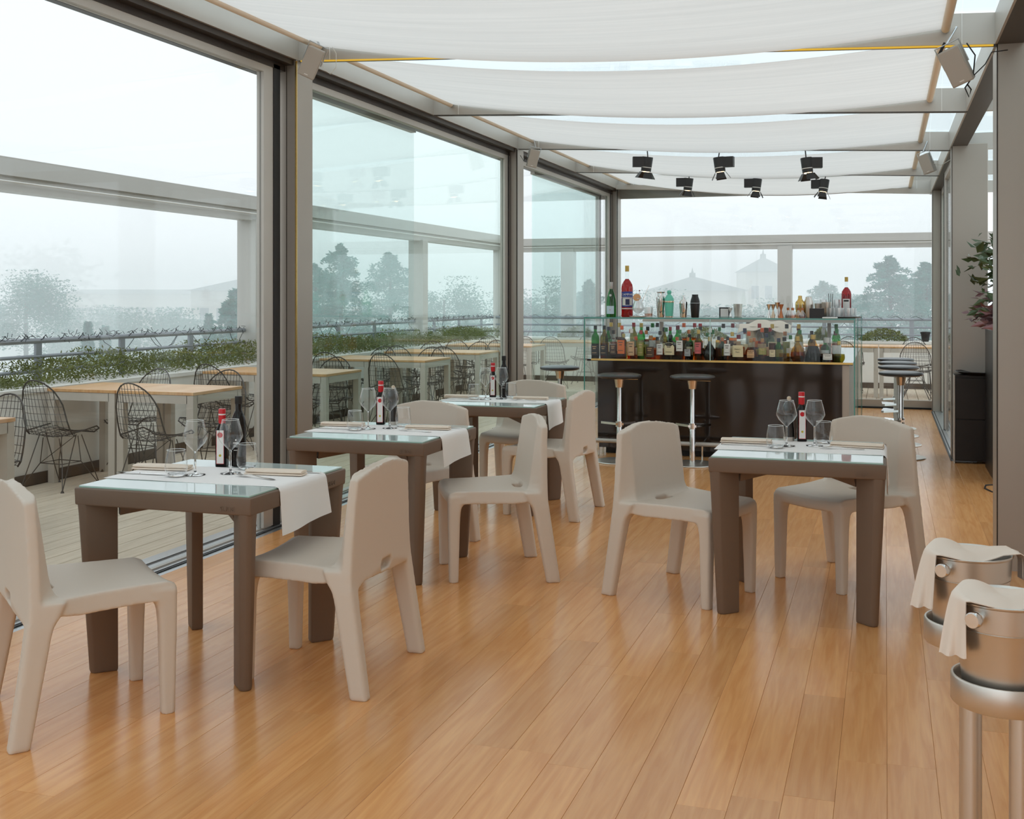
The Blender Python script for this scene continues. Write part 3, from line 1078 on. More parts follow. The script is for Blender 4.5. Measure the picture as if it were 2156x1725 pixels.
def make_table():
    t = thing('dining_table', '', 'table', (0, 0, 0), 0, 'square taupe dining tables')
    H = .726
    # apron slab: hollow underneath with sloping inner faces
    mb = MB()
    mb.loft([[(sx * (TW - .11), sy * (TW - .11), H - .050) for sx, sy in ((-1, -1), (1, -1), (1, 1), (-1, 1))],
             [(sx * (TW - .05), sy * (TW - .05), H - .067) for sx, sy in ((-1, -1), (1, -1), (1, 1), (-1, 1))],
             [(sx * (TW - .002), sy * (TW - .002), H - .067) for sx, sy in ((-1, -1), (1, -1), (1, 1), (-1, 1))],
             [(sx * TW, sy * TW, H) for sx, sy in ((-1, -1), (1, -1), (1, 1), (-1, 1))]])
    mb.bevel(.007, 3, .5)
    mb.build('apron', M['taupe'], t, .5)
    # glass plate
    g = MB().box(-TW + .013, TW - .013, -TW + .013, TW - .013, H - .001, H + .008).bevel(.002, 1)
    go = g.build('glass_top', [M['topglass'], M['topedge']], t, False)
    for p in go.data.polygons:
        if abs(p.normal.z) < .3: p.material_index = 1
    for sx in (-1, 1):
        for sy in (-1, 1):
            def ring(z, ins, st, ap, c_=.014):
                # kite: outer corner (chamfered), two narrow strips, inner apex
                o_ = TW - ins
                pts_ = [(o_ - c_, o_), (o_ - st, o_), (o_ - ap, o_ - ap + .035), (o_ - ap + .035, o_ - ap), (o_, o_ - st), (o_, o_ - c_)]
                return [(sx * a, sy * c2, z) for a, c2 in pts_]
            mb = MB()
            mb.loft([ring(H - .02, .003, .050, .132), ring(H - .067, .0035, .048, .128), ring(H - .10, .006, .046, .125), ring(.012, .034, .034, .098), ring(0, .037, .031, .094)])
            mb.bevel(.005, 2, .4)
            mb.build('leg', M['taupe'], t, .5)
            # diagonal rib under the top
            a = TW - .12
            n_ = Vector((sx, -sy, 0)).normalized() * .018
            n2 = n_ * 2.2
            pa, pb = Vector((sx * a, sy * a, 0)), Vector((0, 0, 0))
            r_ = MB().hexa([tuple(pa - n_ + Vector((0, 0, H - .118))), tuple(pb - n_ + Vector((0, 0, H - .072))), tuple(pb + n_ + Vector((0, 0, H - .072))), tuple(pa + n_ + Vector((0, 0, H - .118))),
                            tuple(pa - n2 + Vector((0, 0, H - .03))), tuple(pb - n2 + Vector((0, 0, H - .03))), tuple(pb + n2 + Vector((0, 0, H - .03))), tuple(pa + n2 + Vector((0, 0, H - .03)))])
            r_.build('rib', M['taupe'], t, False)
    # embossed maker's lettering on two aprons
    tm = text_mesh('SLIDE', .026, .0012)
    o = link('lettering', tm, M['taupe'], t, (TW - .0005, TW - .13, H - .045), (PI / 2, 0, PI / 2))
    o = link('lettering', tm, M['taupe'], t, (TW - .10, -TW + .0005, H - .045), (PI / 2, 0, 0))
    return t


tb0 = make_table()
TB = [(-2.6, 4.07, 'taupe square table with glass top in the left foreground'), (-2.595, 5.71, 'taupe square table, second along the glass wall'),
      (-2.59, 7.63, 'taupe square table, the rear one of three along the glass wall'), (-.385, 5.66, 'taupe square table standing alone on the right, before the bar')]
tname = ['front left table', 'second table', 'rear table', 'right hand table']
for k, (x_, y_, lb) in enumerate(TB):
    if k == 0:
        tb0.location = (x_, y_, 0); tb0['label'] = lb
    else:
        dup(tb0, (x_, y_, 0), 0, lb)
ZTAB = .734

# runners
RUN = [(-.19, .19, .155, 0, -.03, .0), (-.16, .23, .13, .0, -.01, .02), (-.14, .21, .15, .02, .0, .0), (-.14, .28, .15, .0, .03, .01)]
for k, (x_, y_, lb) in enumerate(TB):
    y0, y1, drop, sk, fl_, _ = RUN[k]
    LX = TW - .002
    XS = -.395 if k != 1 else -.40

    def f(u, v, y0=y0, y1=y1, drop=drop, sk=sk, k=k):
        total = (LX - XS) + drop + .02
        s_ = u * total
        flat = LX - XS - .012
        yy = y0 + (y1 - y0) * v + .03 * (u - .5)
        if s_ <= flat:
            return (XS + s_, yy, ZTAB + .0022 + (.0008 * math.sin(9 * u + 5 * v)))
        rb = .014
        arc = rb * PI / 2
        if s_ < flat + arc:
            a = (s_ - flat) / rb
            return (XS + flat + rb * math.sin(a), yy, ZTAB + .0022 - rb * (1 - math.cos(a)))
        d = s_ - flat - arc
        wob = .006 * math.sin(7 * v + k) * d / .15 + .004 * d / .15
        return (XS + flat + rb + .003 + max(0, wob), yy + (.12 * d * (v - .1)) + .05 * d, ZTAB + .0022 - rb - d * (1 + .12 * (1 - v) - .05))
    me = grid_mesh(f, 60, 14, .0016)
    o = link('table_runner', me, M['linen'])
    o.location = (x_, y_, 0)
    tag(o, 'white linen runner across the %s, hanging over its right edge' % tname[k], 'table runner', 'white table runners')


# tableware
def wine_glass():
    t = thing('wine_glass', '', 'glass', (0, 0, 0), 0, 'stemmed wine glasses')
    MB().lathe([(.006, .095), (.018, .108), (.038, .128), (.0495, .148), (.0502, .156), (.0455, .180), (.038, .208), (.0345, .222)], 32, caps=False).build('bowl', M['tglass'], t, True)
    MB().lathe([(0, .0), (.040, .0), (.041, .0018), (.020, .0045), (.006, .008), (.0042, .02), (.004, .085), (.0062, .0955), (0, .098)], 24, caps=False).build('stem', M['glass'], t, True)
    MB().tube([(.0343 * math.cos(a), .0343 * math.sin(a), .222) for a in [2 * PI * k / 28 for k in range(28)]], .0009, 5, closed=True).build('rim', M['rim_glint'], t)
    return t


def tumbler():
    t = thing('water_tumbler', '', 'glass', (0, 0, 0), 0, 'stemless water tumblers')
    MB().lathe([(.030, .001), (.042, .018), (.0455, .036), (.044, .060), (.0385, .095), (.0365, .107)], 32, caps=False).build('bowl', M['tglass'], t, True)
    MB().lathe([(0, 0), (.028, 0), (.031, .003), (.036, .012), (.028, .009), (0, .008)], 28, caps=False).build('base', M['glass'], t, True)
    MB().tube([(.0363 * math.cos(a), .0363 * math.sin(a), .107) for a in [2 * PI * k / 28 for k in range(28)]], .0010, 5, closed=True).build('rim', M['rim_glint'], t)
    return t


def vinegar():
    t = thing('vinegar_bottle', '', 'bottle', (0, 0, 0), 0, 'red capped vinegar bottles')
    MB().lathe([(0, 0), (.023, 0), (.0245, .004), (.0245, .150), (.022, .163), (.014, .180), (.0125, .19), (.0125, .22), (0, .22)], 24, caps=False, sq=6).build('body', M['oilglass'], t, .5)
    cp = MB().lathe([(.0150, .185), (.0155, .186), (.0155, .246), (.0145, .248), (0, .248)], 20, caps=False).build('capsule', M['red'], t, .5)
    MB().lathe([(.0157, .222), (.0157, .2275)], 20, caps=False).build('white_band', M['paper'], cp)
    lb = MB().box(-.0165, .0165, -.0256, -.0248, .014, .158).build('label_print', M['paper'], t, False)
    MB().lathe([(0, 0), (.0115, 0), (.0115, .0006), (0, .0006)], 20, caps=False).build('red_roundel', M['red'], lb, False, (0, -.0256, .138), (PI / 2, 0, 0))
    MB().lathe([(0, 0), (.0055, 0), (.0055, .0006), (0, .0006)], 14, caps=False).build('yellow_seal', M['seal'], lb, False, (0, -.0256, .050), (PI / 2, 0, 0))
    MB().box(-.017, -.0155, -.0260, -.0256, .014, .158).box(.0155, .017, -.0260, -.0256, .014, .158).box(-.017, .017, -.0260, -.0256, .014, .0155).build('red_border', M['red'], lb, False)
    return t


def oil():
    t = thing('oil_bottle', '', 'bottle', (0, 0, 0), 0, 'tall dark oil bottles')
    MB().lathe([(0, 0), (.030, 0), (.032, .003), (.032, .185), (.029, .205), (.018, .232), (.014, .24), (.0135, .285), (0, .285)], 24, caps=False).build('body', M['oilglass'], t, .5)
    MB().lathe([(.0150, .268), (.0155, .269), (.0155, .300), (0, .300)], 18, caps=False).build('cap', M['black'], t, .5)
    lb = MB().box(-.012, .012, -.0328, -.0322, .10, .104).box(-.010, .010, -.0328, -.0322, .092, .094).box(-.010, .010, -.0328, -.0322, .085, .087).box(-.003, .003, -.0328, -.0322, .112, .118).box(-.009, .009, -.0328, -.0322, .07, .072).build('label_print', M['paper'], t, False)
    return t


def mill():
    t = thing('pepper_mill', '', 'pepper mill', (0, 0, 0), 0, 'black pepper mills')
    MB().lathe([(0, 0), (.027, 0), (.028, .02)], 24, caps=False).build('base_ring', M['steel_l'], t)
    MB().lathe([(.028, .02), (.026, .06), (.022, .10), (.020, .12), (.021, .128)], 24, caps=False).build('body', M['mill'], t)
    MB().lathe([(.018, .128), (.027, .140), (.031, .158), (.030, .175), (.024, .19), (.012, .200), (0, .201)], 24, caps=False).build('head', M['mill'], t)
    MB().lathe([(0, .199), (.005, .201), (.010, .208), (.011, .214), (.009, .221), (0, .225)], 16, caps=False).build('knob', M['woodknob'], t)
    return t


def napkin(seed):
    t = thing('folded_napkin', '', 'napkin', (0, 0, 0), 0, 'folded cream napkins')
    mb = MB()
    L, Wd = .125, .036
    # three folded layers, each a flattened roll
    for (z0, th, wd, ln, off) in ((0, .008, Wd, L, 0), (.008, .013, Wd * .92, L * .98, .002)):
        rings = []
        for k in range(9):
            u = -1 + 2 * k / 8
            s_ = 1 - .06 * u * u
            ring = []
            for j in range(12):
                a = 2 * PI * j / 12
                c_, s2 = math.cos(a), math.sin(a)
                ring.append((u * ln, off + wd * s_ * (abs(c_) ** .5) * (1 if c_ > 0 else -1), z0 + th / 2 + th / 2 * (abs(s2) ** .6) * (1 if s2 > 0 else -1) * (1 - .15 * u * u)))
            rings.append(ring)
        mb.loft(rings)
    mb.build('cloth_fold', M['napkin'], t, 1.0)
    return t


def fork():
    t = thing('fork', '', 'fork', (0, 0, 0), 0, 'steel forks')
    mb = MB()
    pr = [(-.10, .006, .002), (-.085, .0075, .002), (-.03, .0035, .004), (.02, .0028, .010), (.045, .006, .011), (.058, .0115, .008), (.072, .012, .006)]
    mb.loft([[(x_, -w_, z_), (x_, w_, z_), (x_, w_, z_ + .0018), (x_, -w_, z_ + .0018)] for x_, w_, z_ in pr])
    mb.build('handle', M['chrome'], t, .5)
    for j in range(4):
        yy = -.010 + j * .00667
        MB().loft([[(x_, yy - .0016, z_), (x_, yy + .0016, z_), (x_, yy + .0016, z_ + .0016), (x_, yy - .0016, z_ + .0016)] for x_, z_ in ((.07, .006), (.085, .005), (.105, .009))]).build('tine', M['chrome'], t, .5)
    return t


def knife():
    t = thing('knife', '', 'knife', (0, 0, 0), 0, 'steel knives')
    MB().loft([[(x_, -w_, .001), (x_, w_, .001), (x_, w_, .001 + h_), (x_, -w_, .001 + h_)] for x_, w_, h_ in ((-.115, .005, .004), (-.11, .0075, .006), (-.03, .006, .006), (-.01, .005, .005))]).build('handle', M['chrome'], t, .5)
    MB().loft([[(x_, -w_, .003), (x_, w2, .003), (x_, w2, .0045), (x_, -w_, .0045)] for x_, w_, w2 in ((-.012, .005, .005), (.02, .008, .007), (.08, .009, .006), (.108, .003, .006))]).build('blade', M['chrome'], t, .5)
    return t


proto = {}


def put(kind, maker, loc, rz, label):
    if kind not in proto:
        proto[kind] = maker()
        o = proto[kind]
        o.location = loc; o.rotation_euler = (0, 0, rz); o['label'] = label
        return o
    return dup(proto[kind], loc, rz, label)


SET = [  # wineA wineB tumblerA tumblerB vinegar, second bottle/mill
    dict(wA=(-.085, -.029), wB=(.032, .049), tA=(-.137, -.085), tB=(.035, .173), v=(-.118, .223), o=(-.051, .245), nA=(-.30, .055, .12), nB=(.225, .08, .10), fB=(.20, -.03, PI - .25), kB=(.275, .165, .05), kA=(-.30, -.085, .08)),
    dict(wA=(-.119, .038), wB=(-.015, .096), tA=(-.159, -.046), tB=(.019, .204), v=(-.144, .259), m=(-.067, .259), nA=(-.315, .12, .1), nB=(.205, .115, .12), fB=(.18, .0, PI - .2), kB=(.26, .20, .05), kA=(-.30, -.03, .08)),
    dict(wA=(-.11, .027), wB=(-.015, .098), tA=(-.188, .0), tB=(.026, .192), v=(-.123, .225), o=(-.038, .222), nA=(-.32, .10, .05), nB=(.20, .11, .08), fB=(.18, .0, PI - .2), kB=(.27, .17, .05), kA=(-.30, -.05, .05)),
    dict(wA=(-.074, .064), wB=(.056, .107), tA=(-.118, -.024), tB=(.093, .233), v=(-.017, .276), m=(-.079, .276), nA=(-.275, .125, .0), nB=(.255, .115, -.12), fB=(.19, .02, PI + .05), kB=(.22, .215, -.1), kA=(-.27, .02, .0)),
]
for k, (x_, y_, lb) in enumerate(TB):
    s_ = SET[k]
    n = tname[k]
    zc = ZTAB + .0032
    put('w', wine_glass, (x_ + s_['wA'][0], y_ + s_['wA'][1], zc), 0, 'empty stemmed wine glass, the left one on the ' + n)
    put('w', wine_glass, (x_ + s_['wB'][0], y_ + s_['wB'][1], zc), 0, 'empty stemmed wine glass, the right one on the ' + n)
    put('t', tumbler, (x_ + s_['tA'][0], y_ + s_['tA'][1], zc), 0, 'clear stemless tumbler, the left one on the ' + n)
    put('t', tumbler, (x_ + s_['tB'][0], y_ + s_['tB'][1], zc), 0, 'clear stemless tumbler, the right one on the ' + n)
    put('v', vinegar, (x_ + s_['v'][0], y_ + s_['v'][1], ZTAB + (.003 if s_['v'][1] < RUN[k][1] + .03 else .0005)), .22, 'dark square bottle with red capsule and white label on the ' + n)
    if 'o' in s_:
        put('o', oil, (x_ + s_['o'][0], y_ + s_['o'][1], ZTAB + .003), .2, 'tall dark oil bottle with black cap on the ' + n)
    if 'm' in s_:
        put('m', mill, (x_ + s_['m'][0], y_ + s_['m'][1], ZTAB + .0035), 0, 'black pepper mill with pale knob on the ' + n)
    put('n', lambda: napkin(0), (x_ + s_['nA'][0], y_ + s_['nA'][1], zc + .0005), s_['nA'][2], 'folded cream napkin, left end of the ' + n)
    put('n', lambda: napkin(0), (x_ + s_['nB'][0], y_ + s_['nB'][1], zc + .0005), s_['nB'][2], 'folded cream napkin, right end of the ' + n)
    put('f', fork, (x_ + s_['fB'][0], y_ + s_['fB'][1], zc), s_['fB'][2], 'steel fork in front of the right napkin on the ' + n)
    put('k', knife, (x_ + s_['kB'][0], y_ + s_['kB'][1], zc), s_['kB'][2], 'steel knife behind the right napkin on the ' + n)
    put('k', knife, (x_ + s_['kA'][0], y_ + s_['kA'][1], zc), s_['kA'][2], 'steel knife in front of the left napkin on the ' + n)

# ================================================================== BAR
BY0, BX0, BX1 = 10.4, -2.69, -.25
BSH, BTOP = .885, 1.274
BYB = 13.6   # rear of the island
bar = thing('bar_counter', 'dark glossy bar island with glass display case on top', 'bar', (0, 0, 0))
MB().box(-2.56, -.36, BY0 + .02, BY0 + .62, .06, BSH - .02).build('front_panel', M['barfront'], bar, False)
MB().box(-.95, -.36, BY0 + .62, BYB, .06, BSH - .02).build('side_panel', M['barfront'], bar, False)
MB().box(-.36, -.30, BY0 + .03, BYB, .0, BSH - .02).build('steel_end', M['steel'], bar, False)
MB().box(-2.5, -.42, BY0 + .10, BY0 + .5, 0, .06).box(-.9, -.42, BY0 + .5, BYB - .1, 0, .06).build('plinth', M['black'], bar, False)
MB().box(-2.66, -.27, BY0 + .005, BY0 + .72, BSH - .02, BSH).box(-.95, -.27, BY0 + .72, BYB, BSH - .02, BSH).build('shelf', M['barfront'], bar, False)
MB().box(-2.62, -.27, BY0 - .001, BY0 + .006, BSH - .014, BSH + .004).build('brass_edge', M['gold'], bar, False)
# rear counter
MB().box(-2.6, -.36, BYB - .55, BYB, .0, .86).build('rear_counter', M['steel'], bar, False)
for xx in (-2.5, -1.5, -.6):
    MB().box(xx - .02, xx + .02, BYB - .3, BYB - .26, .86, 1.17).build('shelf_post', M['steel'], bar, False)
MB().box(-2.66, -.3, BYB - .62, BYB + .02, 1.18, 1.215).build('rear_top', M['steel_l'], bar, False)
# glass case
gt = MB().box(BX0, BX1, BY0, BY0 + .75, BTOP - .012, BTOP).build('top_pane', [M['caseglass'], M['caseedge']], bar, False)
for p in gt.data.polygons:
    if abs(p.normal.z) < .3: p.material_index = 1
gt = MB().box(-.95, BX1, BY0 + .752, BYB, BTOP - .012, BTOP).build('top_pane', [M['caseglass'], M['caseedge']], bar, False)
for p in gt.data.polygons:
    if abs(p.normal.z) < .3: p.material_index = 1


def vpane(nm, x0, x1, y0, y1, z0, z1, em, axis):
    o = MB().box(x0, x1, y0, y1, z0, z1).build(nm, [M['caseglass'], M[em]], bar, False)
    for p in o.data.polygons:
        if abs(p.normal[axis]) < .5 and abs(p.normal.z) < .5: p.material_index = 1
    return o


vpane('front_pane', BX0 + .012, -1.512, BY0, BY0 + .010, BSH + .002, BTOP - .013, 'caseedge_l', 1)
vpane('front_pane', -1.508, BX1 - .012, BY0, BY0 + .010, BSH + .002, BTOP - .013, 'caseedge_l', 1)
vpane('left_pane', BX0, BX0 + .011, BY0, BY0 + .75, .02, BTOP - .013, 'caseedge', 0)
vpane('right_pane', BX1 - .011, BX1, BY0, BY0 + 1.2, .02, BTOP - .013, 'caseedge', 0)
vpane('right_pane', BX1 - .011, BX1, BY0 + 1.205, BYB, .02, BTOP - .013, 'caseedge', 0)
MB().box(-1.513, -1.507, BY0 - .002, BY0 + .012, BSH + .002, BTOP - .013).build('pane_joint', M['caseedge_l'], bar, False)
# foot rail
fr_ = MB().cyl((-2.72, BY0 - .20, .15), (-.2, BY0 - .20, .15), .02, 12)
fr_.cyl((-.2, BY0 - .20, .15), (-.05, BY0 - .2, .15), .02, 12)
fr_.build('foot_rail', M['steel_l'], bar)
for xx in (-2.5, -1.55, -.6):
    MB().tube([(xx, BY0 - .20, 0), (xx, BY0 - .20, .16), (xx, BY0 + .04, .17)], .008, 8).build('rail_bracket', M['chrome'], bar)


# stools
def stool():
    t = thing('bar_stool', '', 'stool', (0, 0, 0), 0, 'round black bar stools')
    MB().lathe([(0, 0), (.215, 0), (.218, .004), (.215, .010), (.06, .016), (.03, .024), (0, .024)], 36, caps=False).build('base', M['brush'], t)
    MB().lathe([(.026, .02), (.026, .34), (.022, .35), (.022, .69)], 16, caps=True).build('pole', M['chrome'], t)
    MB().lathe([(.03, .66), (.034, .66), (.048, .745), (0, .745)], 20, caps=False).build('collar', M['cup'], t)
    MB().lathe([(0, .742), (.16, .742), (.19, .752), (.197, .764), (.192, .775), (.16, .783), (0, .785)], 36, caps=False).build('seat', M['seatpad'], t)
    mb = MB()
    mb.loft([[(-.035, -.03, z), (.035, -.03, z), (.035, .0, z), (.155, .13, z), (.14, .155, z), (-.14, .155, z), (-.155, .13, z), (-.035, .0, z)] for z in (.325, .345)])
    mb.lathe([(.03, .31), (.034, .31), (.034, .36), (.03, .36)], 16)
    mb.build('footrest', M['chrome'], t, .5)
    MB().cyl((.03, -.02, .735), (.16, -.05, .735), .004, 6).build('lever', M['chrome'], t)
    return t


st0 = stool()
ST = [(-2.249, 9.955, .3, 'bar stool in front of the bar, left of the two'), (-1.603, 9.984, .1, 'bar stool in front of the bar, right of the two'),
      (.135, 11.0, 1.57, 'bar stool beside the right end of the bar, nearest in the file'), (.125, 11.95, 1.5, 'bar stool beside the right end of the bar, second in the file'),
      (.12, 12.7, 1.6, 'bar stool beside the right end of the bar, third in the file'), (.11, 13.4, 1.55, 'bar stool beside the right end of the bar, farthest in the file')]
for k, (x_, y_, rz, lb) in enumerate(ST):
    if k == 0:
        st0.location = (x_, y_, 0); st0.rotation_euler = (0, 0, rz); st0['label'] = lb
    else:
        dup(st0, (x_, y_, 0), rz, lb)
dup(st0, (-3.05, 10.85, 0), 2.2, 'bar stool left of the bar, beside the glass wall')

# ---- bottles
cols = {'clear': (.95, .97, .97), 'green': (.10, .52, .14), 'olive': (.46, .40, .08), 'amber': (.68, .28, .05), 'brown': (.36, .14, .04), 'dark': (.12, .10, .08), 'straw': (.88, .66, .26), 'red': (.55, .02, .04), 'blue': (.2, .35, .8), 'orange': (.75, .33, .06)}
for k, v in cols.items():
    M['b_' + k] = thin_glass('bottle_glass_' + k, v, .03, .5, .0)
capc = {'black': lin(32, 30, 30), 'white': lin(235, 233, 230), 'gold': lin(196, 164, 90), 'red': lin(170, 30, 40), 'orange': lin(225, 96, 34), 'silver': lin(190, 190, 188), 'wood': lin(176, 132, 88), 'green': lin(40, 120, 60), 'wine': lin(120, 30, 44), 'blue': lin(40, 70, 160), 'copper': lin(190, 120, 80), 'navy': lin(40, 48, 76)}
for k, v in capc.items():
    M['c_' + k] = mat('cap_' + k, v, .4, .6 if k in ('gold', 'silver', 'copper') else 0)
labc = {'cream': lin(232, 216, 176), 'white': lin(238, 236, 232), 'black': lin(34, 31, 30), 'pink': lin(222, 110, 112), 'olive': lin(150, 146, 72), 'tan': lin(214, 170, 126), 'orange': lin(228, 112, 44), 'brown': lin(84, 62, 48), 'grey': lin(176, 178, 180), 'navy': lin(52, 58, 96), 'none': None}
for k, v in labc.items():
    if v: M['l_' + k] = mat('label_' + k, v, .6)

SHAPES = {  # outline as fractions; (r, z) metres for a reference bottle
    'round': [(0, 0), (.036, 0), (.038, .004), (.038, .17), (.034, .19), (.018, .215), (.0145, .23), (.014, .285), (0, .285)],
    'tall': [(0, 0), (.034, 0), (.036, .004), (.036, .195), (.032, .215), (.016, .245), (.0135, .26), (.0135, .31), (0, .31)],
    'square': [(0, 0), (.034, 0), (.036, .004), (.036, .17), (.032, .185), (.016, .20), (.014, .21), (.014, .25), (0, .25)],
    'squat': [(0, 0), (.046, 0), (.048, .005), (.048, .12), (.044, .145), (.024, .168), (.016, .18), (.0155, .225), (0, .225)],
    'flask': [(0, 0), (.040, 0), (.058, .03), (.062, .06), (.055, .10), (.030, .14), (.016, .165), (.015, .215), (0, .215)],
    'cone': [(0, 0), (.066, 0), (.070, .008), (.066, .05), (.045, .12), (.022, .18), (.018, .19), (.018, .225), (0, .225)],
    'decanter': [(0, 0), (.05, 0), (.055, .005), (.050, .09), (.034, .12), (.018, .135), (.016, .16), (.022, .165), (0, .17)],
}
bottle_meshes = {}


def bottle(shape, glass, liquid, level, cap, label, lab_h, loc, scale, text, full_label, group, sq=None, r_boost=1.0, name='liquor_bottle', deco=None):
    t = thing(name, full_label, 'bottle', loc, random.uniform(-.15, .15), group)
    pr = SHAPES[shape]
    key = (shape, glass, liquid, level, scale, sq, r_boost)
    if key not in bottle_meshes:
        P_ = [(r * scale * r_boost, z * scale) for r, z in pr]
        # insert a ring at liquid level
        top = pr[-1][1] * scale
        lz = level * top
        Q = [P_[0]]
        for a, b_ in zip(P_[:-1], P_[1:]):
            if a[1] < lz < b_[1]:
                fr2 = (lz - a[1]) / (b_[1] - a[1])
                Q.append((a[0] + (b_[0] - a[0]) * fr2, lz))
            Q.append(b_)
        mif = [1 if (b_[1] <= lz + 1e-6) else 0 for b_ in Q[1:]]
        mb = MB().lathe(Q, 14, caps=False, sq=sq, mif=mif)
        me = mb.mesh('bottle_body', .7)
        me.materials.append(M['b_' + glass]); me.materials.append(M['b_' + liquid])
        bottle_meshes[key] = me
    link('body', bottle_meshes[key], None, t)
    nz = pr[-1][1] * scale
    nr = pr[-2][0] * scale * r_boost
    hc = .032 * scale
    kc = ('cap', round(nr, 4), cap, round(nz, 3))
    if kc not in bottle_meshes:
        me = MB().lathe([(nr * 1.12, nz - hc), (nr * 1.2, nz - hc + .001), (nr * 1.2, nz + .004), (nr * 1.05, nz + .007), (0, nz + .007)], 12, caps=False).mesh('cap', .6)
        me.materials.append(M['c_' + cap]); bottle_meshes[kc] = me
    link('cap', bottle_meshes[kc], None, t)
    if label != 'none':
        z0, z1 = lab_h
        z0 *= nz; z1 *= nz

        def rad(z):
            P_ = [(r * scale * r_boost, zz * scale) for r, zz in pr]
            for a, b_ in zip(P_[:-1], P_[1:]):
                if a[1] <= z <= b_[1] and b_[1] > a[1]:
                    return a[0] + (b_[0] - a[0]) * (z - a[1]) / (b_[1] - a[1])
            return P_[2][0]
        kl = ('lab', shape, label, lab_h, scale, sq, r_boost)
        if kl not in bottle_meshes:
            b2 = bmesh.new()
            rows = []
            for i in range(4):
                z = z0 + (z1 - z0) * i / 3
                row = []
                for j in range(9):
                    a = -PI / 2 + (-1 + 2 * j / 8) * .95
                    k_ = 1
                    if sq: k_ = (abs(math.cos(a)) ** sq + abs(math.sin(a)) ** sq) ** (-1 / sq)
                    rr = (rad(z) + .0014) * k_
                    if shape in ('flask', 'cone', 'decanter'): a = -PI / 2 + (-1 + 2 * j / 8) * .6; rr = rad(z) + .0014
                    row.append(b2.verts.new((rr * math.cos(a), rr * math.sin(a), z)))
                rows.append(row)
            for i in range(3):
                for j in range(8):
                    b2.faces.new([rows[i][j], rows[i][j + 1], rows[i + 1][j + 1], rows[i + 1][j]])
            me = bpy.data.meshes.new('label_print'); b2.to_mesh(me); b2.free()
            for p in me.polygons: p.use_smooth = True
            me.materials.append(M['l_' + label]); bottle_meshes[kl] = me
        lo = link('label_print', bottle_meshes[kl], None, t)
        if deco and z1 - z0 > .02:
            for (fa, fb, am_) in ((.80, .86, .5), (.62, .68, .36), (.22, .26, .55)):
                za, zb2 = z0 + (z1 - z0) * fa, z0 + (z1 - z0) * fb
                mb = MB()
                rows_ = []
                for z in (za, zb2):
                    rr_ = []
                    for j in range(5):
                        a = -PI / 2 + (-1 + 2 * j / 4) * am_
                        k_ = 1
                        if sq: k_ = (abs(math.cos(a)) ** sq + abs(math.sin(a)) ** sq) ** (-1 / sq)
                        rr_.append(((rad(z) + .0022) * k_ * math.cos(a), (rad(z) + .0022) * k_ * math.sin(a), z))
                    rows_.append(rr_)
                mb.loft(rows_, False, False)
                mb.build('label_band', M['l_' + deco], lo)
        if text:
            for (tx, sz, tz, mm) in text:
                tm = text_mesh(tx, sz, .0003)
                R_ = rad(tz * nz) + .002
                if not (sq and sq > 4):
                    for v in tm.vertices:
                        a = v.co.x / R_
                        d = v.co.z
                        v.co = Vector((R_ * math.sin(a), -(R_ * math.cos(a)) - d + R_, v.co.y)) if False else Vector((R_ * math.sin(a), v.co.y, (R_ + d) * math.cos(a) - R_))
                link('lettering', tm, M[mm], lo, (0, -R_, tz * nz), (PI / 2, 0, 0))
    return t


ordn = ['first', 'second', 'third', 'fourth', 'fifth', 'sixth', 'seventh', 'eighth', 'ninth', 'tenth', 'eleventh', 'twelfth', 'thirteenth', 'fourteenth', 'fifteenth', 'sixteenth', 'seventeenth', 'eighteenth', 'nineteenth', 'twentieth', 'twenty-first', 'twenty-second', 'twenty-third', 'twenty-fourth', 'twenty-fifth', 'twenty-sixth', 'twenty-seventh', 'twenty-eighth', 'twenty-ninth', 'thirtieth', 'thirty-first', 'thirty-second', 'thirty-third', 'thirty-fourth']
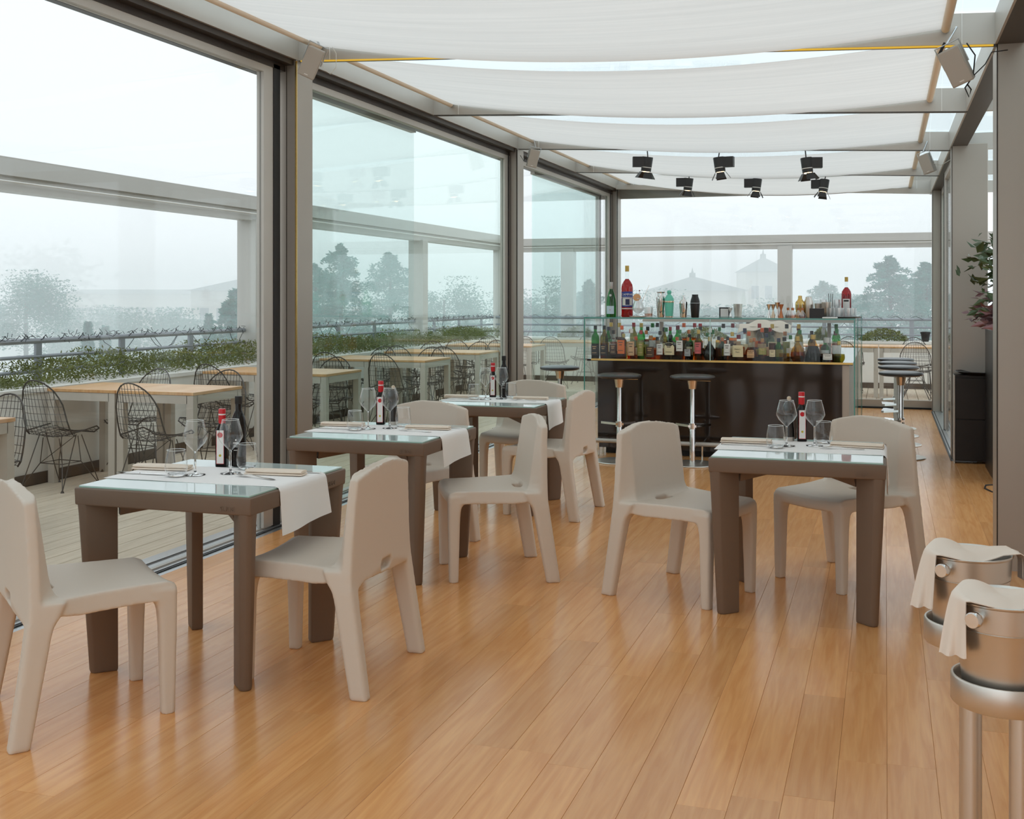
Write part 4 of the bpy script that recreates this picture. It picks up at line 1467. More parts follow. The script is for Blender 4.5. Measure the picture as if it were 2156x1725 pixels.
# front row: x, shape, glass, liquid, level, cap, label, label span, scale, sq
FR = [
    (-2.60, 'tall', 'green', 'dark', .45, 'black', 'black', (.10, .42), .98, 3, 'green bottle with dark oval label'),
    (-2.515, 'tall', 'olive', 'brown', .45, 'black', 'black', (.10, .42), .98, 3, 'olive bottle with dark oval label'),
    (-2.43, 'round', 'clear', 'brown', .50, 'black', 'brown', (.16, .50), .92, None, 'clear shouldered whisky bottle with brown label'),
    (-2.345, 'tall', 'clear', 'amber', .60, 'orange', 'orange', (.16, .58), .98, 5, 'amber bottle with orange neck and orange label'),
    (-2.255, 'round', 'clear', 'amber', .40, 'white', 'tan', (.12, .60), .96, None, 'amber bottle with tall tan label'),
    (-2.165, 'round', 'clear', 'olive', .42, 'red', 'olive', (.12, .60), .92, None, 'bottle with olive green label'),
    (-2.07, 'squat', 'clear', 'orange', .42, 'wood', 'brown', (.10, .56), .95, None, 'squat bottle with round brown label and cork'),
    (-1.985, 'round', 'clear', 'amber', .40, 'black', 'white', (.18, .56), .90, None, 'bottle with white two-part label'),
    (-1.89, 'squat', 'dark', 'brown', .5, 'black', 'cream', (.20, .70), 1.0, 5, 'black-shouldered bottle with cream label'),
    (-1.80, 'round', 'clear', 'brown', .38, 'green', 'white', (.30, .66), .95, None, 'green-necked bottle with white label'),
    (-1.725, 'square', 'clear', 'brown', .5, 'copper', 'grey', (.18, .50), .80, 5, 'short brown bottle with small grey label'),
    (-1.63, 'round', 'olive', 'olive', .4, 'olive' if False else 'gold', 'pink', (.22, .60), .95, None, 'olive bottle with pink label'),
    (-1.525, 'flask', 'dark', 'dark', .5, 'gold', 'none', (0, 1), .95, None, 'dark round flask with a gold neck tag'),
    (-1.445, 'square', 'clear', 'brown', .55, 'black', 'none', (0, 1), .85, 5, 'unlabelled brown bottle'),
    (-1.365, 'square', 'clear', 'amber', .30, 'black', 'white', (.22, .72), .85, 5, 'short bottle with white label and black cap'),
    (-1.265, 'squat', 'clear', 'amber', .55, 'wine', 'cream', (.16, .62), 1.02, 6, 'square bourbon bottle with cream label and red wax neck'),
    (-1.155, 'flask', 'clear', 'amber', .62, 'wood', 'tan', (.16, .50), .92, None, 'ribbed amber flask with tan label'),
    (-1.055, 'squat', 'clear', 'amber', .5, 'wood', 'olive', (.30, .60), .88, None, 'amber bottle with dark green label'),
    (-.965, 'tall', 'clear', 'brown', .62, 'black', 'cream', (.16, .40), .85, None, 'brown bottle with oval cream label'),
    (-.86, 'squat', 'clear', 'straw', .35, 'black', 'none', (0, 1), .95, None, 'clear bottle with pale liquor'),
    (-.745, 'flask', 'straw', 'amber', .4, 'gold', 'none', (0, 1), 1.02, None, 'three-sided dimpled bottle with gold netting'),
    (-.61, 'cone', 'straw', 'dark', .6, 'gold', 'none', (0, 1), 1.05, None, 'wide conical dark decanter with gold collar'),
    (-.49, 'decanter', 'clear', 'brown', .35, 'silver', 'white', (.12, .36), 1.25, None, 'clear stoppered decanter with tiny white tag'),
    (-.39, 'flask', 'clear', 'olive', .4, 'gold', 'none', (0, 1), .85, None, 'small green-gold flask at the right end of the case'),
]
for k, (x_, sh, gl, lq, lv, cp, lb, lh, sc_, sq, desc) in enumerate(FR):
    txt = None
    if k == 15: txt = [("Maker's", .017, .46, 'l_black'), ('Mark', .017, .35, 'l_black')]
    bottle(sh, gl, lq, lv, cp, lb, lh, (x_, BY0 + .085 + (k % 3) * .006, BSH), sc_, txt, desc + ', %s from left, front bar row' % ordn[k], 'bottles in the front row of the bar case', sq, deco=None if k == 15 else ('tan' if lb in ('black', 'brown', 'olive') else 'brown'))
rb = random.Random(77)
gk = list(cols.keys())
n2 = 0
for row, (yy, zz, n, nm) in enumerate(((BY0 + .22, BSH, 22, 'second'), (BY0 + .36, BSH, 20, 'third'), (BY0 + .50, BSH, 19, 'fourth'))):
    for i in range(n):
        x_ = -2.55 + (2.13 / (n - 1)) * i + rb.uniform(-.012, .012)
        sh = rb.choice(['round', 'tall', 'tall', 'square', 'round', 'tall'] if row else ['round', 'tall', 'square', 'squat'])
        gl = rb.choice(['clear', 'clear', 'clear', 'clear', 'clear', 'clear', 'green', 'olive'])
        lq = rb.choice(['amber', 'amber', 'brown', 'straw', 'clear', 'amber', 'orange', 'brown', 'red']) if gl == 'clear' else gl
        cp = rb.choice(['black', 'black', 'white', 'gold', 'red', 'silver', 'wine', 'copper', 'navy', 'black', 'green', 'orange'])
        lb = rb.choice(['cream', 'white', 'white', 'cream', 'none', 'tan', 'brown', 'orange', 'olive'])
        sc_ = rb.choice([.92, 1.0, 1.06]) if row else rb.choice([.9, .96, 1.0])
        if sh == 'squat' and n > 20: sc_ = .88
        if sc_ > .98 and sh == 'tall': sc_ = 1.04
        colw = 'clear' if gl == 'clear' else gl
        bottle(sh, gl, lq, rb.choice([.35, .45, .55, .6]), cp, lb, (.18, .52), (x_, yy + rb.uniform(-.008, .008), zz), sc_, None,
               '%s glass bottle, %s cap, %s from left in %s bar row' % (colw, cp, ordn[i], nm), 'bottles in the %s row of the bar case' % nm, rb.choice([None, None, 5]))

# ice tub with bottles and draped cloth behind the case
tub = thing('ice_tub', 'copper toned tub of bottles with a cloth over it, behind the bar case', 'ice tub', (-1.12, 11.5, .95))
MB().lathe([(0, 0), (.16, 0), (.22, .22), (.226, .225), (.216, .225), (.155, .01), (0, .01)], 28, caps=False).build('tub', M['cup'], tub)
MB().box(-.5, .5, -.3, .3, -.05, -.001).build('stand_board', M['steel'], tub, False)


def ff(u, v):
    x_ = -.25 + .5 * u; y_ = -.25 + .35 * v
    return (x_, y_ - .03, .235 + .05 * math.sin(PI * u) - .14 * max(0, .55 - v) + .012 * math.sin(14 * u + 3 * v))


link('cloth', grid_mesh(ff, 24, 12, .003), M['towel'], tub)

# ---- things standing on the bar top
ZB = BTOP + .0005


def lathe_thing(name, label, cat, loc, parts, group=None, n=20):
    t = thing(name, label, cat, loc, 0, group)
    for (pn, prof, mm) in parts:
        MB().lathe(prof, n, caps=False).build(pn, M[mm], t, .6)
    return t


# green water bottle
wb = thing('water_bottle', 'green glass water bottle with pale label at the left end of the bar top', 'bottle', (-2.46, BY0 + .14, ZB))
mb = MB().lathe([(0, 0), (.045, 0), (.047, .005), (.047, .13), (.044, .165), (.028, .225), (.016, .26), (.015, .325), (0, .325)], 20, caps=False)
M['b_water'] = thin_glass('water_bottle_green', (.12, .62, .22), .05, .7)
mb.build('body', M['b_water'], wb, .7)
MB().lathe([(.0155, .262), (.016, .263), (.0165, .33), (0, .331)], 16, caps=False).build('foil', M['c_silver'], wb)
lo = MB()
rows = []
for i in range(2):
    z = .03 + .075 * i
    rows.append([(.0484 * math.cos(-PI / 2 + (-1 + 2 * j / 8) * .8), .0484 * math.sin(-PI / 2 + (-1 + 2 * j / 8) * .8), z) for j in range(9)])
lo.loft(rows, False, False)
M['l_ice'] = mat('label_pale_blue', lin(200, 222, 236), .5)
lbo = lo.build('label_print', M['l_ice'], wb)
MB().lathe([(0, 0), (.004, 0), (.004, .0006), (0, .0006)], 10, caps=False).build('red_star', M['red'], lbo, False, (0, -.0486, .068), (PI / 2, 0, 0))
MB().lathe([(0, 0), (.012, 0), (.012, .0006), (0, .0006)], 14, caps=False).build('neck_medallion', M['c_silver'], wb, False, (0, -.0345, .205), (PI / 2 - .3, 0, 0))

# large red aperitif bottle with blue label
cb = thing('aperitif_bottle', 'very large red bitter bottle with blue lettered label at the left of the bar top', 'bottle', (-2.32, BY0 + .20, ZB))
M['b_bitter'] = thin_glass('red_bitter', (.50, .03, .05), .05, .7)
prf = [(0, 0), (.052, 0), (.055, .006), (.055, .275), (.050, .305), (.034, .335), (.019, .355), (.0175, .36), (.0175, .47), (0, .47)]
me = MB().lathe(prf, 24, caps=False, mif=[1] * 7 + [0] * 2).mesh('body', .7)
me.materials.append(M['b_clear']); me.materials.append(M['b_bitter'])
link('body', me, None, cb)
MB().lathe([(.0185, .43), (.0195, .431), (.0195, .485), (0, .486)], 16, caps=False).build('cap', M['c_gold'], cb)


def wrap(z0, z1, R_, am, mm, parent, nm='label_print'):
    m_ = MB()
    m_.loft([[(R_ * math.cos(-PI / 2 + (-1 + 2 * j / 12) * am), R_ * math.sin(-PI / 2 + (-1 + 2 * j / 12) * am), z) for j in range(13)] for z in (z0, z1)], False, False)
    return m_.build(nm, M[mm], parent)


M['l_blue'] = mat('label_royal_blue', lin(40, 64, 150), .5)
lb_ = wrap(.095, .24, .0562, 1.15, 'l_blue', cb)
wrap(.110, .180, .0566, .95, 'l_white', lb_, 'label_panel')
wrap(.185, .19, .0567, 1.1, 'l_white', lb_, 'label_line')
wrap(.115, .17, .0570, .35, 'l_navy', lb_, 'label_crest')
wrap(.075, .085, .0562, 1.15, 'l_white', cb, 'label_band')
tm = text_mesh('CAMPARI', .030, .0003)
for v in tm.vertices:
    a = v.co.x / .0572
    v.co = Vector((.0572 * math.sin(a), v.co.y, (.0572 + v.co.z) * math.cos(a) - .0572))
link('lettering', tm, M['l_white'], lb_, (0, -.0572, .212), (PI / 2, 0, 0))
cb.rotation_euler[2] = .28

# second red bottle on the right tray (smaller)
cb2 = thing('aperitif_bottle', 'red bitter bottle with white label on the tray at the right bar end', 'bottle', (-.34, BY0 + .52, ZB + .012))
prf2 = [(r * .80, z * .74) for r, z in prf]
me = MB().lathe(prf2, 20, caps=False, mif=[1] * 7 + [0] * 2).mesh('body', .7)
me.materials.append(M['b_clear']); me.materials.append(M['b_bitter'])
link('body', me, None, cb2)
MB().lathe([(.015, .318), (.0158, .319), (.0158, .36), (0, .361)], 16, caps=False).build('cap', M['c_gold'], cb2)
lb_ = wrap(.05, .16, .0452, .75, 'l_white', cb2)
wrap(.135, .15, .0456, .5, 'l_black', lb_, 'label_line')

# mixing glass with garnish, on a saucer
mg = thing('garnished_cocktail_glass', 'stemmed cocktail glass with dried grapefruit slice and bar spoon on a saucer', 'cocktail glass', (-2.20, BY0 + .14, ZB))
MB().lathe([(0, 0), (.06, 0), (.085, .008), (.083, .010), (.058, .004), (0, .004)], 24, caps=False).build('saucer', M['white'], mg)
MB().lathe([(0, .006), (.035, .006), (.008, .014), (.006, .03), (.03, .045), (.055, .075), (.058, .09), (.045, .13), (.03, .165), (.034, .18), (.032, .18), (.028, .165), (.043, .13), (.056, .09), (.053, .076), (.028, .048), (0, .04)], 24, caps=False).build('glass', M['cutglass'], mg, True)
MB().lathe([(0, 0), (.034, 0), (.036, .002), (.034, .005), (0, .006)], 20, caps=False).build('grapefruit_slice', M['copper_orange'], mg, .6, (-.01, -.02, .185), (1.2, .2, 0))
MB().cyl((0, 0, .06), (.10, .01, .30), .0022, 6).build('spoon', M['chrome'], mg)
MB().cyl((.0, .0, .10), (.012, .0, .245), .0012, 5).lathe([(0, .243), (.009, .246), (.007, .252), (0, .254)], 8, .012, 0).build('garnish_pick', M['c_wine'], mg)
lathe_thing('rocks_glass', 'cut tumbler with pale drink beside the garnished cocktail glass', 'glass', (-2.10, BY0 + .13, ZB), [('glass', [(0, 0), (.036, 0), (.038, .004), (.042, .095), (.040, .095), (.036, .01), (0, .01)], 'cutglass'), ('drink', [(0, .012), (.034, .012), (.036, .035), (0, .035)], 'b_orange')])

shk = lambda s: [(0, 0), (.032 * s, 0), (.034 * s, .003), (.046 * s, .15), (.046 * s, .155), (.040 * s, .19), (.03 * s, .205)]
lathe_thing('cocktail_shaker', 'tall polished steel shaker next to the mint green one', 'shaker', (-1.99, BY0 + .16, ZB), [('body', [(0, 0), (.031, 0), (.033, .004), (.044, .15), (.045, .175)], 'chrome'), ('lid', [(.045, .175), (.043, .19), (.031, .205), (.031, .225), (.041, .235), (.040, .238), (0, .238)], 'chrome')], 'cocktail shakers on the bar top')
lathe_thing('cocktail_shaker', 'mint green shaker with a brown band on the bar top', 'shaker', (-1.905, BY0 + .12, ZB), [('base_band', [(0, 0), (.034, 0), (.035, .012)], 'cup'), ('body', [(.035, .012), (.043, .14)], 'c_mint' if 'c_mint' in M else 'c_green'), ('band', [(.0445, .138), (.045, .139), (.045, .152), (.0445, .153)], 'cup'), ('lid', [(.044, .152), (.042, .175), (.028, .200), (.017, .21), (.016, .22), (.020, .226), (.021, .24), (.016, .25), (0, .252)], 'c_green')], 'cocktail shakers on the bar top')
M['c_mint'] = mat('mint_enamel', lin(112, 206, 182), .35)
for o in list(C.objects):
    if o.type == 'MESH' and o.parent and o.parent.get('label', '').startswith('mint green shaker') and o.name.split('.')[0] in ('body', 'lid'):
        o.data.materials.clear(); o.data.materials.append(M['c_mint'])
lathe_thing('cocktail_shaker', 'small polished cobbler shaker with narrow cap, left of the black one', 'shaker', (-1.775, BY0 + .14, ZB), [('body', [(0, 0), (.029, 0), (.031, .004), (.040, .11), (.041, .13)], 'chrome'), ('lid', [(.042, .13), (.040, .145), (.024, .160), (.022, .165)], 'chrome'), ('cap', [(.022, .165), (.019, .168), (.018, .20), (.015, .205), (0, .206)], 'chrome')], 'cocktail shakers on the bar top')
lathe_thing('cocktail_shaker', 'matt black shaker standing on the bar top', 'shaker', (-1.665, BY0 + .12, ZB), [('body', [(0, 0), (.034, 0), (.036, .004), (.044, .12), (.0445, .132)], 'blackgloss'), ('lid', [(.0435, .134), (.043, .15), (.036, .175), (.029, .195), (.029, .212), (0, .213)], 'blackgloss')], 'cocktail shakers on the bar top')
lathe_thing('cocktail_shaker', 'gold shaker behind the dropper bottles on the bar top', 'shaker', (-.745, BY0 + .40, ZB), [('body', [(0, 0), (.032, 0), (.034, .004), (.043, .10), (.044, .12)], 'gold'), ('lid', [(.0445, .12), (.042, .14), (.026, .158), (.022, .165), (.021, .172), (.018, .175), (.018, .2), (0, .203)], 'gold')], 'cocktail shakers on the bar top')
lathe_thing('cocktail_shaker', 'plain steel shaker right of the gold one on the bar top', 'shaker', (-.67, BY0 + .42, ZB), [('body', [(0, 0), (.034, 0), (.036, .004), (.045, .11), (.045, .12)], 'brush'), ('lid', [(.044, .12), (.040, .15), (.030, .17), (.028, .19), (0, .192)], 'brush')], 'cocktail shakers on the bar top')
for k, (x_, y_, zz, s_, lb) in enumerate(((-.575, BY0 + .36, ZB, 1., 'steel mixing tin on the bar top behind the small black box'), (-.505, BY0 + .28, ZB, 1.1, 'steel mixing tin on the bar top left of the glass tray'), (-1.60, BYB - .4, 1.215, 1.3, 'steel mixing tin on the rear counter, right of the black shaker'))):
    lathe_thing('mixing_tin', lb, 'mixing tin', (x_, y_, zz), [('tin', [(0, 0), (.026 * s_, 0), (.028 * s_, .003), (.040 * s_, .13 * s_), (.038 * s_, .13 * s_), (.026 * s_, .006), (0, .006)], 'brush')], 'steel mixing tins')
# small framed card on rear counter
fc = thing('framed_card', 'small white card in a dark frame on the rear counter', 'card holder', (-1.75, BYB - .42, 1.215))
MB().box(-.06, .06, 0, .015, 0, .13).build('frame', M['blackgloss'], fc, False)
MB().box(-.045, .045, -.002, 0, .015, .115).build('card', M['paper'], fc, False)
jg = lambda s: [(0, .002), (.016 * s, .0), (.021 * s, .0), (.006 * s, .062), (.007 * s, .070), (.022 * s, .112), (.020 * s, .112), (.004 * s, .07), (0, .068)]
for k, (x_, y_, zz, s_, mm, lb) in enumerate(((-1.68, BYB - .44, 1.215, 1.1, 'chrome', 'steel jigger on the rear counter beside the framed card'), (-1.0, BY0 + .12, ZB, 1., 'chrome', 'steel jigger, leftmost of the four on the bar top'), (-.965, BY0 + .16, ZB, 1.08, 'cup', 'copper topped jigger, second of the four on the bar top'),
                                              (-.925, BY0 + .13, ZB, 1.18, 'chrome', 'tallest steel jigger, third of the four on the bar top'), (-.890, BY0 + .10, ZB, 1.1, 'c_copper', 'copper jigger, right end of the four on the bar top'))):
    lathe_thing('jigger', lb, 'jigger', (x_, y_, zz), [('cup', [(r, z * (1.25 if s_ > 1.15 else 1.1)) for r, z in jg(s_)], mm)], 'jiggers on the bar')
for k, (x_, y_, lq, lb) in enumerate(((-.835, BY0 + .18, 'dark', 'dropper bottle of dark bitters, leftmost on the bar top'), (-.790, BY0 + .11, 'orange', 'dropper bottle of amber bitters in front on the bar top'), (-.745, BY0 + .19, 'straw', 'dropper bottle of pale bitters behind the red one'), (-.705, BY0 + .11, 'red', 'dropper bottle of red bitters on the bar top'))):
    lathe_thing('dropper_bottle', lb, 'bottle', (x_, y_, ZB), [('liquid', [(0, .002), (.024, .002), (.029, .018), (.028, .030), (0, .030)], 'b_' + lq), ('glass', [(0, 0), (.026, 0), (.031, .018), (.028, .036), (.012, .058), (.010, .075)], 'cutglass'), ('collar', [(.0, .07), (.012, .07), (.012, .092), (0, .093)], 'c_copper'), ('pipette', [(.003, .09), (.002, .135), (0, .136)], 'c_silver')], 'bitters dropper bottles on the bar top', 14)
bx = tag(MB().box(-.64, -.515, BY0 + .06, BY0 + .11, ZB, ZB + .088).bevel(.002, 1).build('card_box', M['blackgloss'], smooth=False), 'small plain black box standing on the bar top', 'box')
# tray with glasses
ty = tag(MB().lathe([(0, 0), (.20, 0), (.225, .010), (.222, .012), (.198, .004), (0, .004)], 40, caps=False).build('serving_tray', M['blackgloss'], None, .6, (-.42, BY0 + .37, ZB)), 'round black tray holding upturned tumblers at the right end of the bar top', 'tray')
gl_spots = [(-.55, .30), (-.475, .26), (-.395, .25), (-.315, .28), (-.28, .35), (-.36, .34), (-.44, .34), (-.52, .38), (-.40, .43)]
for k, (x_, y_) in enumerate(gl_spots):
    lathe_thing('rocks_glass', 'cut glass tumbler on the round black tray, %s from the left' % ordn[sorted(range(len(gl_spots)), key=lambda i: gl_spots[i][0]).index(k)], 'glass', (x_, BY0 + y_, ZB + .0045), [('glass', [(0, 0), (.030, 0), (.032, .003), (.036, .085), (.034, .085), (.029, .012), (0, .012)], 'cutglass')], 'tumblers on the bar tray', 14)
for k, (x_, y_, lb) in enumerate(((-.545, .50, 'balloon glass behind the mixing tins'), (-.43, .54, 'balloon glass behind the tray of tumblers'))):
    lathe_thing('balloon_glass', lb + ' on the bar top', 'glass', (x_, BY0 + y_, ZB + .0), [('glass', [(0, 0), (.035, 0), (.006, .008), (.005, .06), (.03, .08), (.044, .115), (.038, .165), (.036, .165), (.042, .115), (.028, .083), (0, .07)], 'cutglass')], 'balloon glasses on the bar top')
sp = thing('stirrer_jar', 'glass holding dark bar spoons behind the tumblers', 'jar', (-.475, BY0 + .46, ZB))
MB().lathe([(0, 0), (.025, 0), (.028, .10), (.026, .10), (.024, .006), (0, .006)], 14, caps=False).build('glass', M['tglass'], sp)
for a, c_ in ((-.010, .0), (.008, .01), (.0, -.01)):
    MB().cyl((a, c_, .01), (a * 2.0, c_ * 2, .22), .003, 6).build('stirrer', M['dark'], sp)
tag(MB().box(-.53, -.40, BY0 + .02, BY0 + .10, ZB, ZB + .012).bevel(.005, 2).build('folded_cloth', M['linen'], smooth=.6), 'small folded white cloth at the front edge of the bar top', 'cloth')


# ================================================================== SPOTLIGHTS & SPEAKERS
def spotlight(loc, rz, tilt, box_side, label, lit=True):
    t = thing('spotlight', label, 'spotlight', loc, rz, 'black ceiling spotlights')
    s_ = box_side
    MB().box(s_ * .03 if s_ > 0 else s_ * .15, s_ * .15 if s_ > 0 else s_ * .03, -.035, .035, -.10, 0).build('driver_box', M['spot'], t, False)
    MB().cyl((-.01, 0, -.02), (s_ * .05, 0, -.02), .012, 8).build('arm', M['spot'], t)
    R_ = Matrix.Rotation(tilt, 4, 'X') @ Matrix.Rotation(-s_ * .12, 4, 'Y')

    def part(mb, nm, m_):
        me = mb.mesh(nm, .6)
        me.transform(R_)
        return link(nm, me, m_, t)
    part(MB().lathe([(0, .0), (.052, 0), (.054, -.004), (.052, -.105), (0, -.105)], 20, caps=False), 'housing', M['spot'])
    part(MB().lathe([(.0535, -.100), (.0545, -.101), (.0545, -.107), (.0535, -.108)], 20, caps=False), 'ring', M['white'])
    part(MB().lathe([(.050, -.108), (.051, -.109), (.050, -.145), (.044, -.145), (.044, -.112)], 20, caps=False), 'snoot', M['spot'])
    part(MB().lathe([(0, -.134), (.040, -.136), (.036, -.146), (.022, -.153), (0, -.156)], 16, caps=False), 'lens', M['lens'])
    for k in range(4):
        a = PI / 2 * k + .2
        c_, d = math.cos(a), math.sin(a)
        q = Vector((c_, d, 0)); p = Vector((-d, c_, 0))
        v = [q * .05 - p * .034, q * .05 + p * .034, q * .088 + p * .05, q * .088 - p * .05]
        zz = [-.153, -.153, -.216, -.216]
        mb = MB()
        o2 = q * .003
        mb.hexa([tuple(v[i] + Vector((0, 0, zz[i]))) for i in range(4)] + [tuple(v[i] + o2 + Vector((0, 0, zz[i] + .001))) for i in range(4)])
        part(mb, 'barn_door', M['spot'])
    return t


def zmid(x): return zr(x) - .006


SPOTS = [(1363, 11.24, .12, -1), (1512, 11.24, .05, 1), (1696, 11.24, 0, 1), (1449, 13.57, .1, -1), (1594, 13.57, .0, -1), (1735, 13.57, -.1, -1)]
Spn = ['left one of the upper row', 'middle one of the upper row', 'right one of the upper row', 'left one of the lower row', 'middle one of the lower row', 'right one of the lower row']
SX = [-2.25, -1.55, -.72, -2.22, -1.42, -.66]
for k, (u, y_, tl, sd) in enumerate(SPOTS):
    z_ = zmid(SX[k]) - (.075 if k < 3 else .055)
    t = spotlight((SX[k], y_, z_), [.3, -.1, .2, .1, 0, -.2][k], tl, sd, 'black barn-door spotlight under the awnings, ' + Spn[k])
    MB().cyl((0, 0, 0), (0, .05, .075 if k < 3 else .055), .006, 6).build('stem', M['spot'], t)


def speaker(loc, rot, label, cable, s_=1.0):
    t = thing('loudspeaker', label, 'loudspeaker', loc, 0, 'grey loudspeakers under the roof')
    E = Matrix.Rotation(rot[2], 4, 'Z') @ Matrix.Rotation(rot[1], 4, 'Y') @ Matrix.Rotation(rot[0], 4, 'X')
    mb = MB().loft([[(-.055 * s_, -.045 * s_, z), (.055 * s_, -.045 * s_, z), (.048 * s_, .05 * s_, z), (-.048 * s_, .05 * s_, z)] for z in (-.095 * s_, .095 * s_)])
    mb.bevel(.006, 2)
    me = mb.mesh('cabinet', .5); me.transform(E); link('cabinet', me, M['speaker'], t)
    me = MB().box(-.050 * s_, .050 * s_, -.048 * s_, -.044 * s_, -.088 * s_, .088 * s_).mesh('grille', False); me.transform(E); link('grille', me, M['speaker'], t)
    me = MB().box(-.012, .012, -.0495 * s_, -.048 * s_, -.080 * s_, -.074 * s_).mesh('badge', False); me.transform(E); link('badge', me, M['white'], t)
    mb = MB().tube([(-.06 * s_, 0, 0), (-.062 * s_, .0, .12 * s_), (.062 * s_, 0, .12 * s_), (.06 * s_, 0, 0)], .005, 6)
    me = mb.mesh('bracket', .6); me.transform(E); link('bracket', me, M['alu'], t)
    MB().cyl(tuple(E @ Vector((0, 0, .12 * s_))), (0, 0.02, .21), .006, 6).build('hanger', M['alu'], t)
    for nm, pts_, mm, rr in cable:
        MB().tube(pts_, rr, 5).build(nm, M[mm], t)
    return t


speaker((-3.42, 6.42, 2.935), (.25, .42, .45), 'grey loudspeaker hung beside the left column under the nearest beam', [('cable', [(.05, 0, .06), (.09, .0, -.05), (.13, 0, -.08), (.17, 0, -.04), (.16, .02, .05), (.12, .05, .10)], 'wcable', .002)])
speaker((-3.42, 11.15, 2.88), (.2, .2, .5), 'grey loudspeaker hung on the left wall farther back', [('cable', [(-.04, 0, .04), (-.1, 0, -.02), (-.15, .05, .04)], 'cable', .003)], .95)
speaker((.36, 6.48, 2.69), (.35, -.35, -.35), 'warm lit loudspeaker hung at the right end of the nearest beam', [('cable', [(.05, .02, .12), (.09, 0, .05), (.08, 0, -.06), (.04, 0, -.12), (.06, 0, -.17), (.07, .0, -.13), (.05, 0, -.10)], 'cable', .004), ('cable', [(.08, 0, -.06), (.14, 0, .0), (.17, 0, .06), (.25, .02, .07)], 'cable', .003), ('cable', [(-.06, 0, .125), (-.09, 0, .06)], 'cable', .008)], 1.05)
speaker((.37, 11.25, 2.70), (.2, -.3, -.5), 'grey loudspeaker hung on the right side above the stools', [('cable', [(.05, 0, .0), (.12, 0, -.02), (.2, .02, .03)], 'wcable', .003)], .95)

# ================================================================== RIGHT SIDE: cabinet, planter, plants, buckets
cab = thing('cabinet', 'black low cabinet with two fronts between the right columns', 'cabinet', (.74, 11.0 - .22, 0))
MB().box(-.16, .32, -.0, .2, .02, .775).build('body', M['blackgloss'], cab, False)
MB().box(-.155, .315, -.015, -.001, .03, .385).bevel(.002, 1).build('drawer', M['blackgloss'], cab, False)
MB().box(-.155, .315, -.015, -.001, .392, .752).bevel(.002, 1).build('drawer', M['blackgloss'], cab, False)
MB().box(-.165, -.158, -.02, .2, .0, .775).build('steel_trim', M['steel_l'], cab, False)
pl = thing('platter', 'large black platter lying on the low black cabinet', 'platter', (.80, 10.86, .775))
MB().lathe([(0, 0), (.14, 0), (.20, .028), (.215, .032), (.21, .036), (.13, .008), (0, .008)], 32, caps=False).build('dish', M['blackgloss'], pl)
pb = thing('tall_planter', 'tall narrow black planter box full of purple and green plants beside the right column', 'planter', (1.02, 10.1, 0))
MB().box(-.20, .25, -.48, .55, 0, 1.19).build('box', M['blackgloss'], pb, False)
r_ = random.Random(5)
pts = []
for _ in range(420):
    pts.append((r_.gauss(-.10, .10), r_.gauss(-.1, .22), 1.22 + abs(r_.gauss(0, .11))))
struct(leaf_cloud('purple_foliage', pts, .07, M['leaf_p'], pb, 3, 2.4, .2), 'stuff')
pts = []
for _ in range(900):
    h = r_.random()
    pts.append((r_.gauss(.02, .13 + .03 * h), r_.gauss(-.05, .26), 1.3 + .62 * h + r_.gauss(0, .04)))
struct(leaf_cloud('green_foliage', pts, .085, M['leaf2'], pb, 8, 2.0, .4), 'stuff')
for k in range(6):
    MB().tube([(r_.uniform(-.1, .1), r_.uniform(-.2, .2), 1.18), (r_.uniform(-.15, .15), r_.uniform(-.3, .2), 1.5), (r_.uniform(-.1, .1), r_.uniform(-.2, .2), 1.85)], .008, 5).build('stem', M['twig'], pb)
pc = tag(MB().tube([(.80, 9.60, .004), (.74, 9.56, .004), (.72, 9.4, .004), (.76, 9.25, .004), (.95, 9.2, .004)], .006, 6).build('power_cord', M['cable']), 'black cord on the floor at the foot of the tall planter', 'cord')


